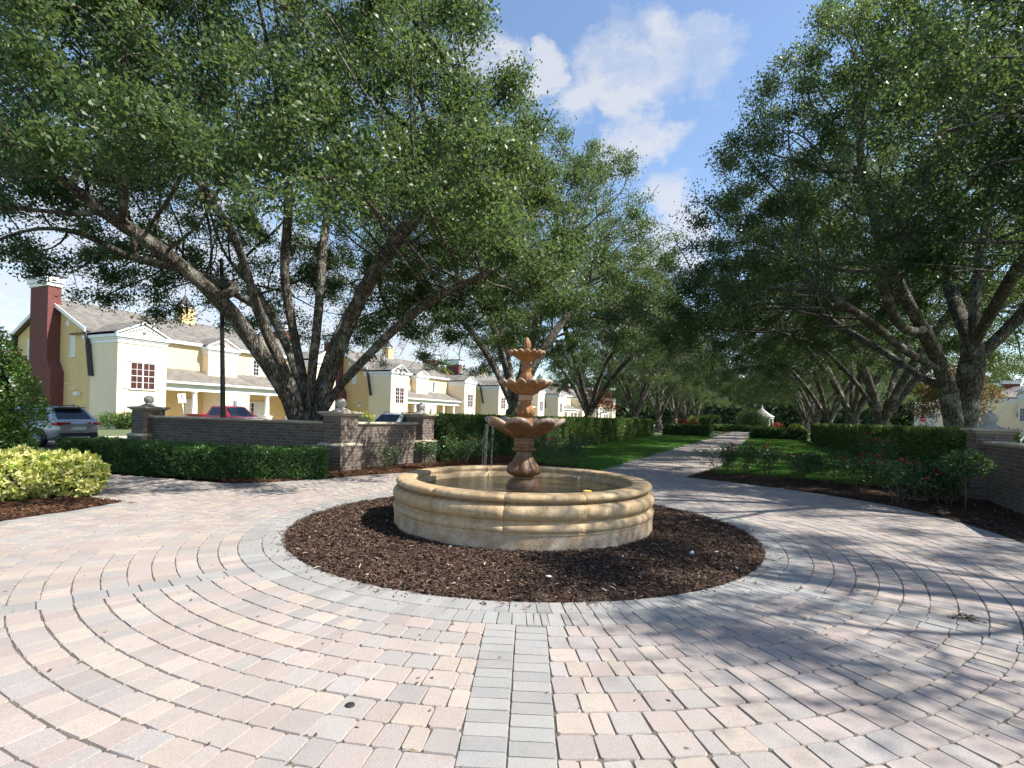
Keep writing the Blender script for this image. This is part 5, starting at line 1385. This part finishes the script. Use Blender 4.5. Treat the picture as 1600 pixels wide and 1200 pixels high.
# ================================================================== CARS
def lerp3(a, b, f): return tuple(a[i] + (b[i] - a[i]) * f for i in range(3))
def make_car(name, label, paint_m, kind='suv', L=4.5, W=1.82, H=1.62):
    o = empty(name, (0, 0, 0), 0, label, 'car' if kind == 'suv' else 'truck')
    hl, hw = L / 2, W / 2
    if kind == 'suv':
        st = [(-hl, .48, .92, .80), (-hl + .06, .36, 1.0, .90), (-hl + .35, .26, 1.03, .97), (-hl + .9, .24, 1.03, 1.0), (-.2, .22, 1.01, 1.0), (hl - 1.35, .22, 1.0, .99), (hl - 1.0, .24, .98, .97), (hl - .4, .26, .9, .93), (hl - .1, .32, .8, .84), (hl, .42, .7, .72)]
        gh = (-hl + .12, hl - 1.25, -hl + .62, hl - 2.05, 1.0, H)
    else:
        st = [(-hl, .55, 1.0, .93), (-hl + .05, .5, 1.22, .98), (-hl + 1.0, .42, 1.24, 1.0), (-.6, .42, 1.24, 1.0), (hl - 2.2, .42, 1.26, 1.0), (hl - 1.7, .42, 1.27, 1.0), (hl - .5, .44, 1.2, .98), (hl - .08, .5, 1.1, .94), (hl, .6, .95, .88)]
        gh = (-.95, hl - 1.55, -.62, hl - 2.35, 1.22, H)
    mb = MB(); vs = []; m = 14
    for x, zb, zt, f in st:
        w_ = hw * f
        sec = [(-w_ * .82, zb), (-w_ * .96, zb + .1), (-w_, (zb + zt) / 2), (-w_ * .985, zt - .16), (-w_ * .94, zt - .03), (-w_ * .82, zt + .01), (-w_ * .3, zt + .03)]
        sec += [(-y, z) for y, z in reversed(sec)]
        vs += [(x, y, z) for y, z in sec]
    fs = [(i * m + j, i * m + (j + 1) % m, (i + 1) * m + (j + 1) % m, (i + 1) * m + j) for i in range(len(st) - 1) for j in range(m)]
    fs += [tuple(range(m)), tuple(range((len(st) - 1) * m + m - 1, (len(st) - 1) * m - 1, -1))]
    mb.add(vs, fs, 0, True)
    xr0, xf0, xr1, xf1, zb, zr = gh
    B = [(xr0, -hw * .93, zb), (xf0, -hw * .93, zb), (xf0, hw * .93, zb), (xr0, hw * .93, zb)]
    T = [(xr1, -hw * .72, zr - .05), (xf1, -hw * .72, zr - .05), (xf1, hw * .72, zr - .05), (xr1, hw * .72, zr - .05)]
    T2 = [(xr1 + .2, -hw * .6, zr), (xf1 - .2, -hw * .6, zr), (xf1 - .2, hw * .6, zr), (xr1 + .2, hw * .6, zr)]
    mb.add(B + T + T2, [(0, 1, 5, 4), (1, 2, 6, 5), (2, 3, 7, 6), (3, 0, 4, 7), (4, 5, 9, 8), (5, 6, 10, 9), (6, 7, 11, 10), (7, 4, 8, 11), (8, 9, 10, 11)], 0, False)
    mb.build('body', paint_m, o, bevel=.035, seg=3, angle=25)
    def pane(nm, a, b, c, d, u0, u1, v0, v1, mat='carglass', proud=.02):
        def pt(u, v): return Vector(lerp3(lerp3(a, b, u), lerp3(d, c, u), v))
        q = [pt(u0, v0), pt(u1, v0), pt(u1, v1), pt(u0, v1)]
        n = (q[1] - q[0]).cross(q[3] - q[0]).normalized() * proud
        mb = MB(); mb.add([p - n * .5 for p in q] + [p + n * .6 for p in q], [(4, 5, 6, 7), (0, 1, 5, 4), (1, 2, 6, 5), (2, 3, 7, 6), (3, 0, 4, 7)])
        return mb.build(nm, M[mat], o)
    pane('windscreen', B[1], B[2], T[2], T[1], .06, .94, .1, .93)
    pane('rear_window', B[3], B[0], T[0], T[3], .08, .92, .22 if kind == 'suv' else .3, .92)
    for a, b, c, d in ((B[0], B[1], T[1], T[0]), (B[2], B[3], T[3], T[2])):
        cuts = [(.12, .34), (.37, .62), (.65, .9)] if kind == 'suv' else [(.12, .46), (.5, .88)]
        if a is B[2]: cuts = [(1 - q1, 1 - q0) for q0, q1 in cuts]
        for u0, u1 in cuts: pane('side_window', a, b, c, d, u0, u1, .12, .88)
    wr = .35 if kind == 'suv' else .4
    for x in (hl - .88, -hl + .95):
        for sy in (-1, 1):
            y = sy * (hw - .1)
            mb = MB(); mb.lathe([(wr * .66, -.1), (wr * .9, -.115), (wr, -.08), (wr, .08), (wr * .9, .115), (wr * .66, .1)], 28)
            xf = Matrix.Translation((x, y, wr)) @ Matrix.Rotation(R(90), 4, 'X')
            tw = mb.build('wheel', M['rubber'], o, xf=xf)
            mb = MB(); e = .108 * (-sy)
            mb.lathe([(wr * .68, e), (wr * .62, e * .9), (wr * .6, e * .5)], 28)
            for k in range(10):
                a = 2 * math.pi * k / 10; c, s_ = math.cos(a), math.sin(a); q = .022
                mb.tube([(.04 * c, .04 * s_, e), (wr * .64 * c, wr * .64 * s_, e * .95)], [.026, .016], 5)
            mb.sphere((0, 0, e), .06, 10, 6)
            mb.build('rim', M['alloy'], tw, xf=xf)
            mb = MB(); ys = sorted((sy * (hw - .03), sy * (hw + .012)))
            n = 14; out = [(x + (wr + .11) * math.cos(math.pi * i / n), wr - .02 + (wr + .09) * math.sin(math.pi * i / n)) for i in range(n + 1)]
            inn = [(x + (wr + .03) * math.cos(math.pi * i / n), wr - .02 + (wr + .02) * math.sin(math.pi * i / n)) for i in range(n + 1)]
            for i in range(n): mb.prism([out[i], out[i + 1], inn[i + 1], inn[i]], 'y', ys[0], ys[1])
            mb.prism(inn, 'y', ys[0] + (.004 if sy > 0 else .0), ys[1] - .012)
            mb.build('wheel_arch', M['plastic'], o)
    # bumpers, lights, plate, mirrors
    mb = MB(); mb.prism([(-hw * .86, .34), (-hw * .8, .58), (hw * .8, .58), (hw * .86, .34)], 'x', -hl - .05, -hl + .2); mb.build('rear_bumper', M['plastic'] if kind == 'suv' else M['alloy'], o, bevel=.03)
    mb = MB(); mb.prism([(-hw * .5, .3), (-hw * .44, .42), (hw * .44, .42), (hw * .5, .3)], 'x', -hl - .075, -hl + .1); mb.build('skid_plate', M['alloy'], o, bevel=.02)
    mb = MB(); mb.prism([(-hw * .84, .32), (-hw * .84, .6), (hw * .84, .6), (hw * .84, .32)], 'x', hl - .25, hl + .05); mb.build('front_bumper', M['plastic'], o, bevel=.04)
    mb = MB(); mb.box(-hl - .02, -hl + .1, -.27, .27, .68, .81); mb.build('number_plate', M['plate'], o, bevel=.01)
    for sy in (-1, 1):
        a = sorted((sy * hw * .36, sy * hw * .95)); mb = MB()
        if kind == 'suv': mb.prism([(a[0], .93 if sy > 0 else .87), (a[1], .87 if sy > 0 else .93), (a[1], 1.0), (a[0], 1.0)], 'x', -hl - .012, -hl + .3)
        else: mb.box(-hl - .012, -hl + .1, *sorted((sy * hw * .82, sy * hw * .96)), .8, 1.18)
        mb.build('tail_light', M['taillight'], o, bevel=.015)
        mb = MB(); mb.box(hl - .3, hl + .005, *sorted((sy * hw * .5, sy * hw * .86)), .62 if kind == 'suv' else .86, .78 if kind == 'suv' else 1.05); mb.build('headlight', M['headlight'], o, bevel=.03)
        mb = MB(); mb.sphere((xf0 - .3, sy * (hw + .06), zb + .08), .1, 10, 8, 0, .8); mb.build('mirror', paint_m, o)
        if kind == 'suv':
            mb = MB(); mb.tube([(xr1 + .1, sy * hw * .62, zr - .01), (xr1 + .3, sy * hw * .64, zr + .05), (xf1 - .3, sy * hw * .64, zr + .05), (xf1 - .05, sy * hw * .62, zr - .01)], .018, 6); mb.build('roof_rail', M['plastic'], o)
    if kind == 'suv':
        mb = MB(); mb.prism([(-hw * .62, zr - .03), (hw * .62, zr - .03), (hw * .58, zr + .01), (-hw * .58, zr + .01)], 'x', xr1 - .22, xr1 + .1); mb.build('spoiler', paint_m, o, bevel=.01)
    else:
        mb = MB()
        for sy in (-1, 1): mb.box(-hl + .05, -1.0, *sorted((sy * hw * .84, sy * hw * .985)), 1.235, 1.36)
        mb.box(-hl + .03, -hl + .12, -hw * .83, hw * .83, 1.235, 1.36); mb.build('cargo_bed', paint_m, o, bevel=.02)
        mb = MB(); mb.box(-hl + .13, -1.0, -hw * .83, hw * .83, 1.236, 1.25); mb.build('bed_floor', M['plastic'], o)
    return o
def place(o, x, y, hx, hy): o.location = (x, y, -.06); o.rotation_euler = (0, 0, math.atan2(hy, hx))
c1 = make_car('parked_car', 'silver hatchback SUV seen from behind, parked beyond the low hedge at left', M['silver'])
place(c1, -17.75 - .972 * 2.2, 21.5 + .233 * 2.2, -.972, .233)
c2 = make_car('pickup_truck', 'red pickup truck parked in front of the porch, above the brick wall', M['red'], 'truck', 5.8, 2.0, 1.9)
g = px(357, 660, 33.0); place(c2, g.x, g.y, N[0], N[1])
c3 = make_car('parked_car', 'pale SUV with roof rails showing above the short brick wall', M['white_paint'], 'suv', 4.9, 1.9, 1.72)
g = px(592, 660, 27.0); place(c3, g.x + U[0] * 1.4, g.y + U[1] * 1.4, -U[0], -U[1])
c4 = make_car('parked_car', 'white car behind the brick wall at the right edge', M['white_paint'], 'suv', 4.6, 1.84, 1.5)
g = px(1612, 690, 21.0); place(c4, g.x + .6, g.y, -.75, -.66)

# ================================================================== LAMP, SIGNS, PAVILION, PALM, SMALL TREES
g0 = px(351, 640, 17.6)
lamp = empty('street_lamp', (g0.x, g0.y, 0), 0, 'tall dark lamp post with a hooked scroll arm and hanging lantern before the oak', 'street lamp')
ht = px(346, 404, 17.6).z; lx = px(346, 404, 17.6).x - g0.x
mb = MB(); mb.tube([(0, 0, -.05), (0, 0, .02), (lx * .5, 0, ht * .5), (lx * .93, 0, ht * .93), (lx, 0, ht)], [.09, .085, .072, .055, .05], 14)
mb.lathe([(.2, -.05), (.2, .1), (.15, .16), (.14, .55), (.1, .65), (.09, .7)], 16); mb.build('post', M['metal_dark'], lamp)
mb = MB(); zt = ht - .1
mb.tube([(lx, 0, zt - .9), (lx - .12, 0, zt - .55), (lx - .1, 0, zt - .2), (lx - .2, 0, zt), (lx - .34, 0, zt - .05), (lx - .38, 0, zt - .2), (lx - .34, 0, zt - .33)], .02, 8)
mb.tube([(lx - .12, 0, zt - .5), (lx - .25, 0, zt - .42), (lx - .22, 0, zt - .3), (lx - .14, 0, zt - .33)], .013, 6); mb.build('scroll_arm', M['metal_dark'], lamp)
mb = MB(); mb.lathe([(.005, zt - .3), (.03, zt - .36), (.07, zt - .42), (.17, zt - .52), (.18, zt - .56), (.12, zt - .58), (.12, zt - .75), (.09, zt - .82), (.02, zt - .9), (.003, zt - .95)], 12, c=(lx - .34, 0)); mb.build('lantern', M['metal_dark'], lamp)

g = px(291, 655, 33.5)
ps = empty('parking_sign', (g.x, g.y, 0), R(28), 'small white sign on a leaning post in front of the nearest house porch', 'sign')
top = px(285, 615, 33.5); zt = top.z; lean = -.32
mb = MB(); mb.tube([(0, 0, -.1), (lean * .9, 0, zt - .05)], .035, 8); mb.build('post', M['metal_grey'], ps)
def tilted(x0, x1, y0, y1, z0, z1, nm, mat, par):
    mb = MB(); mb.box(x0, x1, y0, y1, z0, z1)
    return mb.build(nm, mat, par, bevel=.006, xf=Matrix.Translation((lean * .82, 0, zt - .3)) @ Matrix.Rotation(R(-7), 4, 'Y'))
pl = tilted(-.22, .22, -.055, -.035, -.3, .3, 'sign_panel', M['sign_white'], ps)
mb = MB()
mb.lathe([(.09, -.008), (.115, 0), (.09, .008)], 18, close=True)
mb.tube([(-.01, 0, .0), (-.01, .12, 0), (.07, .07, 0)], .014, 6); mb.sphere((-.01, .17, 0), .03, 10, 6)
mb.build('wheelchair_symbol', M['sign_blue'], pl, xf=Matrix.Translation((lean * .82, -.06, zt - .28)) @ Matrix.Rotation(R(90), 4, 'X'))

ss = px(1442, 655, 62)
st_ = empty('stop_sign', (ss.x, ss.y, 0), R(-32), 'red octagonal stop sign beyond the right-hand hedge between two trunks', 'sign')
mb = MB(); mb.tube([(0, .04, -.1), (0, .04, ss.z + .3)], .03, 8); mb.build('post', M['metal_grey'], st_)
def octa(r, y0, y1): 
    mb = MB(); mb.prism([(r * math.cos(R(22.5 + 45 * i)), r * math.sin(R(22.5 + 45 * i)) + ss.z) for i in range(8)], 'y', y0, y1); return mb
pb = octa(.40, -.01, .008).build('sign_border', M['sign_white'], st_)
octa(.37, -.016, -.011).build('sign_face', M['sign_red'], st_)
fc = bpy.data.curves.new('lettering', 'FONT'); fc.body = 'STOP'; fc.align_x = 'CENTER'; fc.align_y = 'CENTER'; fc.size = .29; fc.extrude = .003
fo = bpy.data.objects.new('lettering', fc); col.objects.link(fo); fo.parent = st_; fo.location = (0, -.022, ss.z); fo.rotation_euler = (R(90), 0, 0); fc.materials.append(M['sign_white'])
bpy.context.view_layer.update()
lm = bpy.data.meshes.new_from_object(fo.evaluated_get(bpy.context.evaluated_depsgraph_get()))
lo_ = bpy.data.objects.new('lettering', lm); col.objects.link(lo_); lo_.parent = st_; lo_.location = fo.location; lo_.rotation_euler = fo.rotation_euler
bpy.data.objects.remove(fo); lo_.name = 'lettering'

g = px(1190, 660, 118)
gz = empty('pavilion', (g.x, g.y, 0), ANG, 'small pavilion with pale pointed roof at the far end of the walk', 'pavilion')
mb = MB(); mb.lathe([(2.6, 2.95), (2.6, 3.1), (1.6, 3.7), (.6, 4.5), (.25, 4.9), (.2, 5.4), (.02, 6.0)], 8, smooth=False); mb.build('roof', M['concrete'], gz)
for k in range(8):
    a = 2 * math.pi * k / 8; mb = MB(); mb.lathe([(.16, 0), (.14, 2.96)], 10, c=(2.2 * math.cos(a), 2.2 * math.sin(a))); mb.build('column', M['trim'], gz)
mb = MB(); mb.lathe([(2.3, 2.6), (2.4, 2.6), (2.4, 2.96), (2.3, 2.96)], 8, close=True, smooth=False); mb.build('beam', M['trim'], gz)
mb = MB(); mb.lathe([(.001, .2), (2.5, .2), (2.5, 0)], 8, smooth=False); mb.build('floor', M['concrete'], gz)

g = px(690, 640, 92)
pm = empty('palm_tree', (g.x, g.y, 0), 0, 'palm with bright fronds and tan skirt rising behind the second house', 'palm tree')
zt = px(690, 572, 92).z
mb = MB(); mb.tube([(0, 0, -.1), (.1, 0, zt * .5), (0, 0, zt)], [.3, .24, .2], 10); mb.build('trunk', M['bark'], pm)
rg = np.random.default_rng(77); VV, QQ, TT = [], [], []; off = 0
for k in range(46):
    a = rg.uniform(0, 6.28); el = rg.uniform(-1.35, 1.2); L = rg.uniform(1.6, 2.4); dead = el < -.55
    d = np.array([math.cos(a) * math.cos(el), math.sin(a) * math.cos(el), math.sin(el)]); n = 26
    f = np.linspace(.3, 1, n); pos = np.array([0, 0, zt]) + d * L * f[:, None] - np.array([0, 0, .5]) * (f ** 2)[:, None]
    sd_ = unit(np.cross(d, [0, 0, 1.0])[None])[0]; sg = np.where(np.arange(n) % 2, 1, -1)[:, None]
    ax = unit(d[None] * .7 + sd_[None] * sg * .8 + np.array([0, 0, -.35])); nr = unit(np.tile([0, 0, 1.0], (n, 1)) + rg.normal(0, .3, (n, 3)))
    V, Q, T = leaf_quads(pos, ax, nr, np.full(n, .75) * (1.2 - f * .6), np.full(n, .09), np.full(n, 1.0 if dead else rg.uniform(0, .7)), rg)
    VV.append(V); QQ.append(Q + off); TT.append(T); off += len(V)
np_mesh('crown', np.vstack(VV), np.vstack(QQ), M['palmleaf'], np.concatenate(TT), parent=pm)

def small_tree(s, t_, h, r, mat, label, seed, n=5200, leaf=(.14, .24)):
    rg = np.random.default_rng(seed)
    A = dome(rg, 170, 0, 0, h * .55, r, r, h * .45, .1, .3, seed=seed)
    build_tree('small_tree', (*P(s, t_), 0), [[(0, 0, -.1), (.05, 0, h * .2), (0, .05, h * .4)]], A, rg, .11, n, label, leaf=leaf, mat=mat, kill=.5, step=.35, spread=(.28, .28, .25), wide=.42)
small_tree(31.5, 13.5, 5.6, 2.3, 'goldleaf', 'small tree with golden brown leaves left of the forked right-hand trunk', 81)
small_tree(50, -13.5, 5.4, 2.1, 'redleaf', 'small tree with sparse dark reddish leaves behind the far half of the left hedge', 82, 2600)

# distant woods closing the horizon
rg = np.random.default_rng(91); n = 110000
a = rg.uniform(R(25), R(128), n); d = rg.uniform(215, 260, n)
top = 15 + 4 * np.sin(a * 23) + 3 * np.sin(a * 61 + 1) + 2 * np.sin(a * 140)
pos = np.stack([d * np.cos(a) * 1.0, d * np.sin(a), rg.random(n) ** .8 * top], 1)
V, Q, T = leaf_quads(pos, rand_dirs(rg, n), rand_dirs(rg, n), rg.uniform(1.2, 2.4, n), rg.uniform(.8, 1.6, n), rg.random(n), rg)
tag(np_mesh('distant_woods', V, Q, M['farwood'], T), kind='stuff')
